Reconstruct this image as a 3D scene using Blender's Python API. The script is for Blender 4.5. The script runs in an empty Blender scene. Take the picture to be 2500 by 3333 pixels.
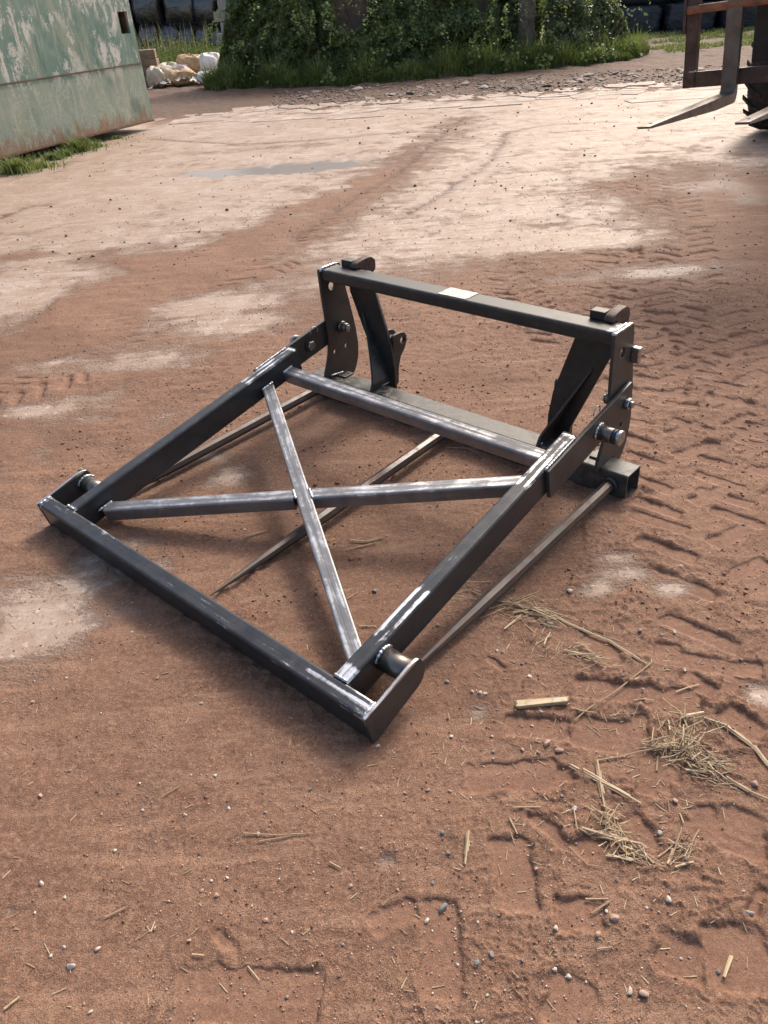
import bpy, bmesh, math, random
import numpy as np
from mathutils import Vector, Matrix

R = math.radians
sc = bpy.context.scene
C = sc.collection

# ------------------------------------------------------------------ camera
CAM_H = 1.6
F_PX, PITCH, ROLL = 2508.2, R(33.976), R(-4.045)      # focal length in pixels of the 2500x3333 photograph
cam = bpy.data.cameras.new('camera')
cam.sensor_fit = 'VERTICAL'
cam.sensor_height = 36.0
cam.lens = F_PX / 3333 * 36.0
cam.clip_start = 0.05
cam.clip_end = 2000
cam_o = bpy.data.objects.new('camera', cam)
C.objects.link(cam_o)
cam_o.matrix_world = Matrix.Translation((0, 0, CAM_H)) @ Matrix.Rotation(R(90) - PITCH, 4, 'X') @ Matrix.Rotation(ROLL, 4, 'Z')
sc.camera = cam_o

# ------------------------------------------------------------------ sky and sun
SUN_EL, SUN_AZ = R(42), R(31)            # azimuth from +Y towards +X
world = bpy.data.worlds.new('World')
sc.world = world
world.use_nodes = True
wn = world.node_tree
wn.nodes.clear()
sky = wn.nodes.new('ShaderNodeTexSky')
sky.sky_type = 'NISHITA'
sky.sun_disc = False
sky.sun_elevation = SUN_EL
sky.sun_rotation = SUN_AZ
sky.air_density = 1.0
sky.dust_density = 6.0
sky.ozone_density = 0.0
bg = wn.nodes.new('ShaderNodeBackground')
bg.inputs['Strength'].default_value = 0.15
wo = wn.nodes.new('ShaderNodeOutputWorld')
wn.links.new(sky.outputs[0], bg.inputs[0])
wn.links.new(bg.outputs[0], wo.inputs[0])

sun = bpy.data.lights.new('sun', 'SUN')
sun.energy = 1.45
sun.angle = R(11)
sun.color = (1.0, 0.97, 0.92)
sun_o = bpy.data.objects.new('sun', sun)
C.objects.link(sun_o)
sdir = Vector((math.sin(SUN_AZ) * math.cos(SUN_EL), math.cos(SUN_AZ) * math.cos(SUN_EL), math.sin(SUN_EL)))
sun_o.rotation_euler = (-sdir).to_track_quat('-Z', 'Y').to_euler()
sun_o.location = sdir * 30

sc.view_settings.view_transform = 'Standard'
sc.view_settings.look = 'None'
sc.view_settings.gamma = 1.0
sc.view_settings.use_curve_mapping = False
sc.view_settings.exposure = 0.68

rng = np.random.default_rng(11)
random.seed(5)


# ------------------------------------------------------------------ pixel to place
def ray(px, py):
    a, b = px - 1250, py - 1666.5
    cr, sr = math.cos(ROLL), math.sin(ROLL)
    u = cr * a + sr * b
    v = -sr * a + cr * b
    return np.array([u / F_PX, math.cos(PITCH) - v / F_PX * math.sin(PITCH), -(math.sin(PITCH) + v / F_PX * math.cos(PITCH))])


def ground_at(px, py, z=0.0):
    d = ray(px, py)
    t = (z - CAM_H) / d[2]
    return np.array([d[0] * t, d[1] * t])


def gv(x, y, z=0.0):                     # same, from coordinates in the 1659 px wide view of the photograph
    return ground_at(x * 1.507, y * 1.507, z)


# ------------------------------------------------------------------ numpy noise
PERM = np.random.default_rng(3).permutation(256)
PERM = np.concatenate([PERM, PERM])
GA = np.random.default_rng(4).uniform(0, 2 * np.pi, 256)
GX, GY = np.cos(GA), np.sin(GA)


def perlin(x, y):
    xi = np.floor(x).astype(np.int64)
    yi = np.floor(y).astype(np.int64)
    xf, yf = x - xi, y - yi
    u = xf * xf * xf * (xf * (xf * 6 - 15) + 10)
    v = yf * yf * yf * (yf * (yf * 6 - 15) + 10)

    def g(ix, iy, dx, dy):
        h = PERM[(PERM[ix & 255] + (iy & 255)) & 511]
        return GX[h] * dx + GY[h] * dy
    a = g(xi, yi, xf, yf)
    b = g(xi + 1, yi, xf - 1, yf)
    c = g(xi, yi + 1, xf, yf - 1)
    d = g(xi + 1, yi + 1, xf - 1, yf - 1)
    return 1.5 * ((a + u * (b - a)) * (1 - v) + (c + u * (d - c)) * v)


def fbm(x, y, oct=4, gain=0.5):
    s, a = 0, 1
    for k in range(oct):
        s = s + a * perlin(x * 2 ** k + 17.3 * k, y * 2 ** k - 9.1 * k)
        a *= gain
    return s


def sstep(a, b, x):
    t = np.clip((x - a) / (b - a), 0, 1)
    return t * t * (3 - 2 * t)


# ------------------------------------------------------------------ node helpers
class NT:
    def __init__(self, name):
        self.m = bpy.data.materials.new(name)
        self.m.use_nodes = True
        self.t = self.m.node_tree
        self.t.nodes.clear()
        self.out = self.t.nodes.new('ShaderNodeOutputMaterial')
        self.b = self.t.nodes.new('ShaderNodeBsdfPrincipled')
        self.t.links.new(self.b.outputs[0], self.out.inputs[0])

    def n(self, kind, **kw):
        nd = self.t.nodes.new(kind)
        for k, v in kw.items():
            setattr(nd, k, v)
        return nd

    def put(self, sock, val):
        if isinstance(val, bpy.types.NodeSocket):
            self.t.links.new(val, sock)
        elif val is not None:
            if sock.type == 'RGBA' and len(val) == 3:
                val = (*val, 1)
            sock.default_value = val
        return self

    def set(self, **kw):
        names = dict(color='Base Color', rough='Roughness', metal='Metallic', spec='Specular IOR Level', normal='Normal', alpha='Alpha',
                     trans='Transmission Weight', sub='Subsurface Weight', coat='Coat Weight', sheen='Sheen Weight', ior='IOR')
        for k, v in kw.items():
            self.put(self.b.inputs[names[k]], v)
        return self

    def coords(self, which='Object', scale=None, rot=None):
        tc = self.n('ShaderNodeTexCoord')
        o = tc.outputs[which]
        if scale or rot:
            mp = self.n('ShaderNodeMapping')
            if scale:
                mp.inputs['Scale'].default_value = scale
            if rot:
                mp.inputs['Rotation'].default_value = rot
            self.t.links.new(o, mp.inputs['Vector'])
            o = mp.outputs[0]
        return o

    def noise(self, vec, scale=5, detail=4, rough=0.55, dist=0.0):
        nd = self.n('ShaderNodeTexNoise')
        self.put(nd.inputs['Vector'], vec)
        nd.inputs['Scale'].default_value = scale
        nd.inputs['Detail'].default_value = detail
        nd.inputs['Roughness'].default_value = rough
        nd.inputs['Distortion'].default_value = dist
        return nd.outputs['Fac']

    def voro(self, vec, scale=5, feature='F1', out='Distance', rand=1.0):
        nd = self.n('ShaderNodeTexVoronoi', feature=feature)
        self.put(nd.inputs['Vector'], vec)
        nd.inputs['Scale'].default_value = scale
        nd.inputs['Randomness'].default_value = rand
        return nd.outputs[out]

    def attr(self, name, out='Fac'):
        nd = self.n('ShaderNodeAttribute', attribute_name=name)
        return nd.outputs[out]

    def math(self, op, a, b=None, clamp=False):
        nd = self.n('ShaderNodeMath', operation=op, use_clamp=clamp)
        self.put(nd.inputs[0], a)
        if b is not None:
            self.put(nd.inputs[1], b)
        return nd.outputs[0]

    def ramp(self, fac, lo, hi, a=0.0, b=1.0, smooth=True):
        nd = self.n('ShaderNodeMapRange', interpolation_type='SMOOTHSTEP' if smooth else 'LINEAR')
        self.put(nd.inputs['Value'], fac)
        nd.inputs['From Min'].default_value = lo
        nd.inputs['From Max'].default_value = hi
        nd.inputs['To Min'].default_value = a
        nd.inputs['To Max'].default_value = b
        return nd.outputs[0]

    def mix(self, fac, a, b, mode='MIX'):
        nd = self.n('ShaderNodeMix', data_type='RGBA', blend_type=mode)
        self.put(nd.inputs[0], fac)
        self.put(nd.inputs[6], a)
        self.put(nd.inputs[7], b)
        return nd.outputs[2]

    def bump(self, height, strength=0.5, dist=0.01, normal=None):
        nd = self.n('ShaderNodeBump')
        nd.inputs['Strength'].default_value = strength
        nd.inputs['Distance'].default_value = dist
        self.put(nd.inputs['Height'], height)
        if normal is not None:
            self.put(nd.inputs['Normal'], normal)
        return nd.outputs[0]


M = {}


def simple(name, color, rough=0.6, metal=0.0, var=0.25, scale=8, bump=0.3, bdist=0.004, spec=0.5, dirt=None, dirt_amt=0.5):
    t = NT(name)
    co = t.coords('Object')
    n1 = t.noise(co, scale, 5, 0.6)
    n2 = t.noise(co, scale * 6, 4, 0.6)
    dark = tuple(c * (1 - var) for c in color)
    light = tuple(min(1, c * (1 + var)) for c in color)
    col = t.mix(t.ramp(n1, 0.3, 0.7), dark, light)
    if dirt:
        col = t.mix(t.math('MULTIPLY', t.ramp(t.noise(co, scale * 1.7, 6, 0.65, 0.4), 0.48, 0.62), dirt_amt), col, dirt)
    t.set(color=col, rough=t.ramp(n2, 0.2, 0.8, rough - 0.1, min(1, rough + 0.12)), metal=metal, spec=spec,
          normal=t.bump(t.math('ADD', n1, t.math('MULTIPLY', n2, 0.5)), bump, bdist))
    M[name] = t.m
    return t


# ------------------------------------------------------------------ object helpers
def tag(o, label=None, cat=None, group=None, kind=None):
    if label:
        o['label'] = label
    if cat:
        o['category'] = cat
    if group:
        o['group'] = group
    if kind:
        o['kind'] = kind
    return o


def empty(name, loc=(0, 0, 0), rz=0.0):
    o = bpy.data.objects.new(name, None)
    C.objects.link(o)
    o.location = loc
    o.rotation_euler = (0, 0, rz)
    o.empty_display_size = 0.1
    return o


def link_mesh(name, me, mat=None, parent=None, smooth=False):
    if mat is not None:
        me.materials.clear()
        me.materials.append(M[mat] if isinstance(mat, str) else mat)
    if smooth:
        me.polygons.foreach_set('use_smooth', [True] * len(me.polygons))
    o = bpy.data.objects.new(name, me)
    C.objects.link(o)
    if parent:
        o.parent = parent
    return o


def pymesh(name, verts, faces, mat=None, parent=None, smooth=False):
    me = bpy.data.meshes.new(name)
    me.from_pydata([tuple(v) for v in verts], [], [tuple(f) for f in faces])
    me.update()
    return link_mesh(name, me, mat, parent, smooth)


def npmesh(name, V, F, attrs=None):
    """fast mesh from arrays; F is (n,3) or (n,4); attrs: dict of point float arrays"""
    me = bpy.data.meshes.new(name)
    k = F.shape[1]
    me.vertices.add(len(V))
    me.vertices.foreach_set('co', np.ascontiguousarray(V, dtype=np.float32).ravel())
    me.loops.add(F.size)
    me.loops.foreach_set('vertex_index', np.ascontiguousarray(F, dtype=np.int32).ravel())
    me.polygons.add(len(F))
    me.polygons.foreach_set('loop_start', np.arange(0, F.size, k, dtype=np.int32))
    me.update(calc_edges=True)
    for nme, arr in (attrs or {}).items():
        a = me.attributes.new(nme, 'FLOAT', 'POINT')
        a.data.foreach_set('value', np.ascontiguousarray(arr, dtype=np.float32))
    return me


def bm_obj(name, bm, mat, parent=None, smooth=False):
    me = bpy.data.meshes.new(name)
    bmesh.ops.recalc_face_normals(bm, faces=bm.faces[:])
    bm.to_mesh(me)
    bm.free()
    return link_mesh(name, me, mat, parent, smooth)


def frame(a, b, up):
    a, b, up = Vector(a), Vector(b), Vector(up)
    d = (b - a).normalized()
    s = d.cross(up).normalized()
    u = s.cross(d).normalized()
    return a, d, s, u, (b - a).length


def tube(name, a, b, up, w, h, mat, parent, r=0.007, wall=None, open_ends=(False, False), bare=None, seg=0.025, cuts=3):
    """rounded box section from a to b (axis), w sideways, h along up; UV = metres along / metres round from the top centre"""
    o, d, s, u, L = frame(a, b, up)
    prof = []
    per = []
    pts = []
    corners = [(w / 2 - r, h / 2 - r, 0), (w / 2 - r, -h / 2 + r, -90), (-w / 2 + r, -h / 2 + r, -180), (-w / 2 + r, h / 2 - r, -270)]
    # start at top centre, clockwise (towards +s)
    pts.append((0, h / 2))
    for ci, (cx, cy, a0) in enumerate(corners):
        prev = pts[-1]
        arc = [(cx + r * math.cos(R(a0 + 90 - k * 22.5)), cy + r * math.sin(R(a0 + 90 - k * 22.5))) for k in range(5)]
        for k in range(1, cuts):
            pts.append((prev[0] + (arc[0][0] - prev[0]) * k / cuts, prev[1] + (arc[0][1] - prev[1]) * k / cuts))
        pts += arc
    prev = pts[-1]
    for k in range(1, cuts):
        pts.append((prev[0] * (1 - k / cuts), h / 2))
    n = len(pts)
    per = [0.0]
    for k in range(1, n):
        per.append(per[-1] + math.dist(pts[k], pts[k - 1]))
    tot = per[-1] + math.dist(pts[-1], pts[0])
    per = [p if p <= tot / 2 else p - tot for p in per]
    ns = max(1, int(L / seg))
    V, bv, uv = [], [], []
    for i in range(ns + 1):
        t = L * i / ns
        for k in range(n):
            V.append(o + d * t + s * pts[k][0] + u * pts[k][1])
            bv.append(bare(t, L, per[k], pts[k][0], pts[k][1]) if bare else 0.0)
            uv.append((t, per[k]))
    F = []
    for i in range(ns):
        for k in range(n):
            k2 = (k + 1) % n
            F.append((i * n + k, i * n + k2, (i + 1) * n + k2, (i + 1) * n + k))
    for end, flip in ((0, False), (1, True)):
        base = ns * n if end else 0
        if open_ends[end] and wall:
            sx, sy = (w - 2 * wall) / w, (h - 2 * wall) / h
            st = len(V)
            dep = d * (0.35 * (1 if end == 0 else -1))
            org = o + d * (L if end else 0)
            for lay in (0, 1):
                for k in range(n):
                    V.append(org + s * pts[k][0] * sx + u * pts[k][1] * sy + (dep if lay else Vector()))
                    bv.append(0.0)
                    uv.append((0.0, 0.1))
            for k in range(n):
                k2 = (k + 1) % n
                F.append((base + k, st + k, st + k2, base + k2))
                F.append((st + k, st + n + k, st + n + k2, st + k2))
            F.append(tuple(range(st + n, st + 2 * n)))
        else:
            F.append(tuple(range(base, base + n)))
    me = bpy.data.meshes.new(name)
    me.from_pydata([tuple(v) for v in V], [], F)
    a_ = me.attributes.new('bare', 'FLOAT', 'POINT')
    a_.data.foreach_set('value', bv)
    ul = me.uv_layers.new(name='UVMap')
    idx = np.zeros(len(me.loops), dtype=np.int32)
    me.loops.foreach_get('vertex_index', idx)
    ul.data.foreach_set('uv', np.array(uv, dtype=np.float32)[idx].ravel())
    bm = bmesh.new()
    bm.from_mesh(me)
    bmesh.ops.recalc_face_normals(bm, faces=bm.faces[:])
    bm.to_mesh(me)
    bm.free()
    return link_mesh(name, me, mat, parent)


def box(name, ctr, size, mat, parent=None, bevel=0.003, rot=None, rough=0.0, seg=2):
    bm = bmesh.new()
    bmesh.ops.create_cube(bm, size=1)
    for v in bm.verts:
        v.co = Vector((v.co.x * size[0], v.co.y * size[1], v.co.z * size[2]))
    if bevel > 0:
        bmesh.ops.bevel(bm, geom=bm.edges[:], offset=bevel, segments=seg, affect='EDGES', profile=0.5)
    if rough:
        for v in bm.verts:
            v.co += Vector((random.uniform(-1, 1), random.uniform(-1, 1), random.uniform(-1, 1))) * rough
    m = Matrix.Translation(ctr)
    if rot is not None:
        m = m @ (rot.to_4x4() if isinstance(rot, Matrix) else Matrix.Rotation(rot, 4, 'Z'))
    bmesh.ops.transform(bm, matrix=m, verts=bm.verts)
    return bm_obj(name, bm, mat, parent)


def cyl(name, a, b, r1, mat, parent=None, r2=None, seg=24, bevel=0.0, smooth=False, rings=None):
    """lathe along a-b; rings: list of (t in metres, radius)"""
    a, b = Vector(a), Vector(b)
    up = (0, 0, 1) if abs((b - a).normalized().z) < 0.9 else (1, 0, 0)
    o, d, s, u, L = frame(a, b, up)
    r2 = r1 if r2 is None else r2
    if rings is None:
        rings = [(0, r1 - bevel), (bevel, r1), (L - bevel, r2), (L, r2 - bevel)] if bevel else [(0, r1), (L, r2)]
    V = []
    for t, rr in rings:
        for k in range(seg):
            an = 2 * math.pi * k / seg
            V.append(o + d * t + (s * math.cos(an) + u * math.sin(an)) * max(rr, 1e-5))
    F = []
    for i in range(len(rings) - 1):
        for k in range(seg):
            k2 = (k + 1) % seg
            F.append((i * seg + k, i * seg + k2, (i + 1) * seg + k2, (i + 1) * seg + k))
    F.append(tuple(range(seg)))
    F.append(tuple(range((len(rings) - 1) * seg, len(rings) * seg)))
    bm = bmesh.new()
    vs = [bm.verts.new(v) for v in V]
    for f in F:
        bm.faces.new([vs[i] for i in f])
    ob = bm_obj(name, bm, mat, parent)
    if smooth:
        for p_ in ob.data.polygons:
            p_.use_smooth = len(p_.vertices) == 4
    return ob


def plate(name, outline, holes, thick, mat, parent, origin, ea, eb, en, bevel=0.0012):
    """flat plate: outline in (a,b) coordinates on axes ea, eb at origin, thickness along en (centred); holes: (a,b,r)"""
    cu = bpy.data.curves.new(name, 'CURVE')
    cu.dimensions = '2D'
    cu.fill_mode = 'BOTH'
    cu.extrude = thick / 2 - bevel
    cu.bevel_depth = bevel
    cu.bevel_resolution = 1
    cu.offset = -bevel

    def spl(pts):
        sp = cu.splines.new('POLY')
        sp.points.add(len(pts) - 1)
        for k, (a, b) in enumerate(pts):
            sp.points[k].co = (a, b, 0, 1)
        sp.use_cyclic_u = True
    area = sum(outline[i][0] * outline[(i + 1) % len(outline)][1] - outline[(i + 1) % len(outline)][0] * outline[i][1] for i in range(len(outline)))
    spl(outline if area > 0 else outline[::-1])
    for h_ in holes:
        if len(h_) > 3:                      # polygonal hole
            spl(h_)
            continue
        a, b, r_ = h_
        spl([(a + r_ * math.cos(t * math.pi / 12), b - r_ * math.sin(t * math.pi / 12)) for t in range(24)])
    tmp = bpy.data.objects.new('tmp', cu)
    C.objects.link(tmp)
    dg = bpy.context.evaluated_depsgraph_get()
    me = bpy.data.meshes.new_from_object(tmp.evaluated_get(dg))
    bpy.data.objects.remove(tmp)
    bpy.data.curves.remove(cu)
    me.name = name
    ea, eb, en, origin = Vector(ea), Vector(eb), Vector(en), Vector(origin)
    n = len(me.vertices)
    co = np.zeros(n * 3, dtype=np.float32)
    me.vertices.foreach_get('co', co)
    co = co.reshape(-1, 3)
    P = np.array(origin) + co[:, :1] * np.array(ea) + co[:, 1:2] * np.array(eb) + co[:, 2:3] * np.array(en)
    me.vertices.foreach_set('co', P.astype(np.float32).ravel())
    bm = bmesh.new()
    bm.from_mesh(me)
    bmesh.ops.remove_doubles(bm, verts=bm.verts, dist=1e-5)
    bmesh.ops.recalc_face_normals(bm, faces=bm.faces[:])
    bm.to_mesh(me)
    bm.free()
    return link_mesh(name, me, mat, parent)


def rounded(poly, rad, n=5):
    """round the corners of a polygon; rad: one number or a list"""
    out = []
    N = len(poly)
    for i in range(N):
        r_ = rad[i] if isinstance(rad, (list, tuple)) else rad
        p = Vector(poly[i])
        a = Vector(poly[i - 1]) - p
        b = Vector(poly[(i + 1) % N]) - p
        if r_ <= 0:
            out.append(tuple(p))
            continue
        k = min(r_, a.length * 0.49, b.length * 0.49)
        A, B = p + a.normalized() * k, p + b.normalized() * k
        for j in range(n + 1):
            t = j / n
            out.append(tuple(A * (1 - t) ** 2 + p * 2 * t * (1 - t) + B * t * t))
    return out


def weld(name, pts, rad, parent, mat='weld_metal'):
    """lumpy weld bead along a polyline"""
    P = [Vector(p) for p in pts]
    V, F = [], []
    n = 7
    seq = []
    for i in range(len(P) - 1):
        L = (P[i + 1] - P[i]).length
        k = max(2, int(L / 0.004))
        for j in range(k + (1 if i == len(P) - 2 else 0)):
            seq.append((P[i] + (P[i + 1] - P[i]) * j / k, (P[i + 1] - P[i]).normalized()))
    for i, (p, d) in enumerate(seq):
        up = Vector((0, 0, 1)) if abs(d.z) < 0.9 else Vector((1, 0, 0))
        s = d.cross(up).normalized()
        u = s.cross(d)
        rr = rad * (0.75 + 0.35 * abs(math.sin(i * 0.9)) + random.uniform(-0.15, 0.2))
        if i in (0, len(seq) - 1):
            rr *= 0.4
        for k in range(n):
            an = 2 * math.pi * k / n
            V.append(p + (s * math.cos(an) + u * math.sin(an)) * rr + Vector((random.uniform(-1, 1), random.uniform(-1, 1), random.uniform(-1, 1))) * rad * 0.12)
    for i in range(len(seq) - 1):
        for k in range(n):
            k2 = (k + 1) % n
            F.append((i * n + k, i * n + k2, (i + 1) * n + k2, (i + 1) * n + k))
    F.append(tuple(range(n)))
    F.append(tuple(range((len(seq) - 1) * n, len(seq) * n)))
    return pymesh(name, V, F, mat, parent, smooth=True)


def hexbolt(name, a, d, r_, h, mat, parent):
    """hexagon head or nut standing on a, along d"""
    a, d = Vector(a), Vector(d).normalized()
    return cyl(name, a, a + d * h, r_, mat, parent, seg=6, bevel=r_ * 0.12)




# ------------------------------------------------------------------ ground shape
def seg_dist(X, Y, pts):
    """distance to a polyline, position along it and signed side offset"""
    best = np.full(X.shape, 1e9)
    sA = np.zeros(X.shape)
    tA = np.zeros(X.shape)
    acc = 0.0
    for (x0, y0), (x1, y1) in zip(pts[:-1], pts[1:]):
        dx, dy = x1 - x0, y1 - y0
        L = math.hypot(dx, dy)
        ux, uy = dx / L, dy / L
        s = np.clip((X - x0) * ux + (Y - y0) * uy, 0, L)
        ex, ey = X - (x0 + ux * s), Y - (y0 + uy * s)
        d = np.hypot(ex, ey)
        side = (X - x0) * uy - (Y - y0) * ux
        k = d < best
        best = np.where(k, d, best)
        sA = np.where(k, acc + s, sA)
        tA = np.where(k, np.sign(side) * d, tA)
        acc += L
    return best, sA, tA


def blob(X, Y, cx, cy, rx, ry, ang=0.0):
    c, s = math.cos(ang), math.sin(ang)
    a = ((X - cx) * c + (Y - cy) * s) / rx
    b = (-(X - cx) * s + (Y - cy) * c) / ry
    return np.exp(-(a * a + b * b))


def vb(x, y):
    return tuple(gv(x, y))


CRACKS = [[vb(1000, 255), vb(960, 285), vb(862, 372), vb(770, 425), vb(690, 480), vb(640, 515)],
          [vb(1092, 285), vb(1085, 310), vb(1060, 345), vb(1040, 362), vb(985, 395), vb(940, 430), vb(880, 460)],
          [vb(0, 470), vb(60, 445), vb(110, 440)],
          [vb(330, 300), vb(520, 312), vb(700, 300), vb(860, 285), vb(960, 285)],
          [vb(1092, 285), vb(1200, 268), vb(1330, 262)]]
BAND = [vb(-60, 800), vb(120, 720), vb(330, 610), vb(600, 515), vb(800, 400), vb(960, 292), vb(1010, 250)]
TRACKS = [  # path, width, lug pitch, depth
    ([(3.4, 9.5), (2.2, 6.4), (1.25, 3.3), (1.08, 2.2), (1.03, 1.85)], 0.40, 0.17, 1.0),
    ([(2.6, 9.0), (1.72, 5.6), (1.62, 4.0), (1.7, 2.6)], 0.42, 0.19, 1.0),
    ([(0.75, 6.6), (0.9, 5.0), (1.0, 3.9)], 0.30, 0.10, 0.8),
    ([(2.3, 7.4), (1.9, 6.0), (1.38, 4.2), (1.45, 3.0), (1.32, 2.1)], 0.38, 0.14, 0.8),
    ([(3.0, 8.0), (2.1, 5.0), (1.75, 3.4), (1.6, 2.4)], 0.40, 0.16, 0.9),
    ([(-2.4, 3.2), (-1.35, 4.2), (-0.75, 5.4), (-0.1, 7.0)], 0.38, 0.12, 0.7),
]
CONCRETE = [  # patches where the concrete shows through: view x, y, radius x, radius y in metres, weight
    (1360, 1235, .13, .05, .8), (1290, 1275, .07, .035, .8), (1440, 1270, .07, .04, .75), (1340, 1200, .09, .03, .65), (505, 1025, .10, .09, 1.0), (460, 985, .06, .05, .7), (120, 1300, .22, .16, .55), (40, 1400, .18, .14, .45),
    (250, 1190, .12, .10, .5), (330, 1225, .10, .06, .5), (835, 1858, .024, .018, .62), (1640, 1500, .05, .04, 1.0), (440, 660, .30, .16, .7), (520, 700, .25, .15, .6), (60, 790, .35, .14, .6),
    (90, 880, .3, .1, .5), (30, 640, .4, .2, .6), (330, 780, .2, .12, .5), (640, 770, .2, .1, .45), (880, 1150, .05, .04, .6), (1180, 930, .1, .08, .3), (1420, 590, .5, .16, .7),
    (1250, 520, .5, .2, .6), (480, 1390, .02, .02, .7), (1290, 860, .1, .06, .3), (1400, 930, .09, .06, .6), (1030, 1540, .04, .03, .5), (150, 420, .9, .5, .6), (170, 540, .3, .15, .4)]
MUD = [(900, 680, .5, .5, .7), (1300, 900, .6, .6, .6), (1560, 800, .6, 1.2, .7), (1600, 430, 1.0, 1.6, .8), (130, 545, .75, .16, .6), (330, 560, .6, .22, .6), (480, 590, .7, .28, .6), (210, 640, .5, .12, .4), (560, 320, 1.2, .18, .35), (180, 420, .35, .5, .25), (420, 255, 1.2, .5, .5), (700, 232, 1.5, .3, .4), (1340, 400, .5, .2, .3), (1180, 560, .6, .2, .35), (700, 1100, .45, .35, .45), (560, 1280, .3, .2, .4)]


def ow(x, y):
    c, s = math.cos(R(-43.43)), math.sin(R(-43.43))
    return (-0.2286 + c * x + s * y, 3.5285 + s * x - c * y)


SEATED = [[ow(0, 1.515), ow(1.63, 1.515)], [ow(-.01, .115), ow(1.64, .115)], [ow(-.01, -.01), ow(1.64, -.01)], [ow(.83, 1.0), ow(.84, 1.4)]]


def zb_(a, b):
    return tuple(ground_at(a / 1.3272, 2500 + b / 1.3272))


def zc_(a, b):
    return tuple(ground_at(1250 + a / 1.3272, 2500 + b / 1.3272))


def z8_(a, b):
    return tuple(ground_at(1500 + a / 1.659, 1800 + b / 1.659))


PRINTS = [  # single lug prints: ends, width, depth (metres)
    (z8_(600, 718), z8_(1000, 775), .050, .007), (z8_(1000, 775), z8_(1310, 830), .060, .008), (z8_(240, 930), z8_(600, 960), .048, .007), (z8_(600, 955), z8_(1020, 1010), .075, .007), (z8_(20, 1215), z8_(540, 1190), .060, .006),
    (z8_(565, 1150), z8_(575, 1240), .030, .008), (z8_(1010, 1065), z8_(1005, 1310), .034, .014), (z8_(1090, 1085), z8_(1080, 1290), .028, .010), (z8_(1150, 1090), z8_(1150, 1240), .022, .009), (z8_(970, 880), z8_(985, 1000), .024, .008),
    (z8_(1080, 345), z8_(1500, 520), .040, .007), (z8_(1060, 560), z8_(1640, 640), .045, .009), (z8_(1200, 650), z8_(1380, 770), .040, .011), (z8_(1100, 755), z8_(1290, 765), .030, .008), (z8_(1400, 690), z8_(1640, 760), .055, .009),
    (z8_(1040, 520), z8_(1200, 540), .05, .009), (z8_(1420, 850), z8_(1660, 1000), .050, .008), (z8_(1290, 1410), z8_(1370, 1560), .055, .014), (z8_(1400, 1440), z8_(1640, 1500), .060, .012), (z8_(1380, 1520), z8_(1660, 1600), .05, .010),
    (z8_(130, 550), z8_(245, 635), .016, .006), (z8_(380, 1410), z8_(590, 1600), .022, .006), (z8_(250, 1540), z8_(340, 1640), .04, .006), (z8_(700, 440), z8_(830, 600), .05, .005), (z8_(880, 1420), z8_(990, 1620), .06, .005),
    (zb_(745, 975), zb_(1390, 985), .075, .006), (zb_(760, 1060), zb_(1330, 1090), .020, .004), (zb_(930, 700), zb_(1010, 780), .018, .006), (zb_(910, 830), zb_(990, 900), .020, .006), (zb_(1040, 850), zb_(1050, 910), .016, .006),
    (zc_(1500, 680), zc_(1570, 980), .085, .008), (zc_(20, 590), zc_(60, 690), .075, .005), (zc_(240, 560), zc_(250, 1000), .055, .006), (zc_(540, 300), zc_(590, 620), .060, .005), (zc_(700, 960), zc_(900, 1070), .07, .005),
    (zc_(740, 640), zc_(960, 640), .05, .006), (zc_(1180, 780), zc_(1400, 860), .06, .006), (zc_(860, 300), zc_(930, 380), .05, .006), (zc_(1580, 560), zc_(1640, 600), .05, .010), (zc_(1480, 200), zc_(1650, 270), .05, .010), (zc_(1360, 160), zc_(1420, 300), .045, .012)]
_r = np.random.default_rng(55)
PRINTS = [(a_, b_, w_ * 1.45, d_ * .6) for a_, b_, w_, d_ in PRINTS]
for (_path, _wd, _pitch, _dep) in TRACKS:    # tyre tracks: two staggered rows of slanting lug prints
    _acc = 0.0
    for (_x0, _y0), (_x1, _y1) in zip(_path[:-1], _path[1:]):
        _L = math.hypot(_x1 - _x0, _y1 - _y0)
        _ux, _uy = (_x1 - _x0) / _L, (_y1 - _y0) / _L
        _s = 0.0
        while _s < _L:
            for _sd in (-1, 1):
                if _r.random() < .15:
                    continue
                _c = _s + (_pitch / 2 if _sd > 0 else 0) + _r.normal(0, .008)
                _bx, _by = _x0 + _ux * _c, _y0 + _uy * _c
                _i, _o = .02 + abs(_r.normal(0, .008)), _wd / 2 + _r.normal(0, .012)
                _sl = _wd * .28
                _p = (_bx + _uy * _sd * _i, _by - _ux * _sd * _i)
                _q = (_bx + _uy * _sd * _o - _ux * _sl, _by - _ux * _sd * _o - _uy * _sl)
                PRINTS.append((_p, _q, _pitch * _r.uniform(.30, .40), _dep * _r.uniform(.004, .009)))
            _s += _pitch


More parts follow.
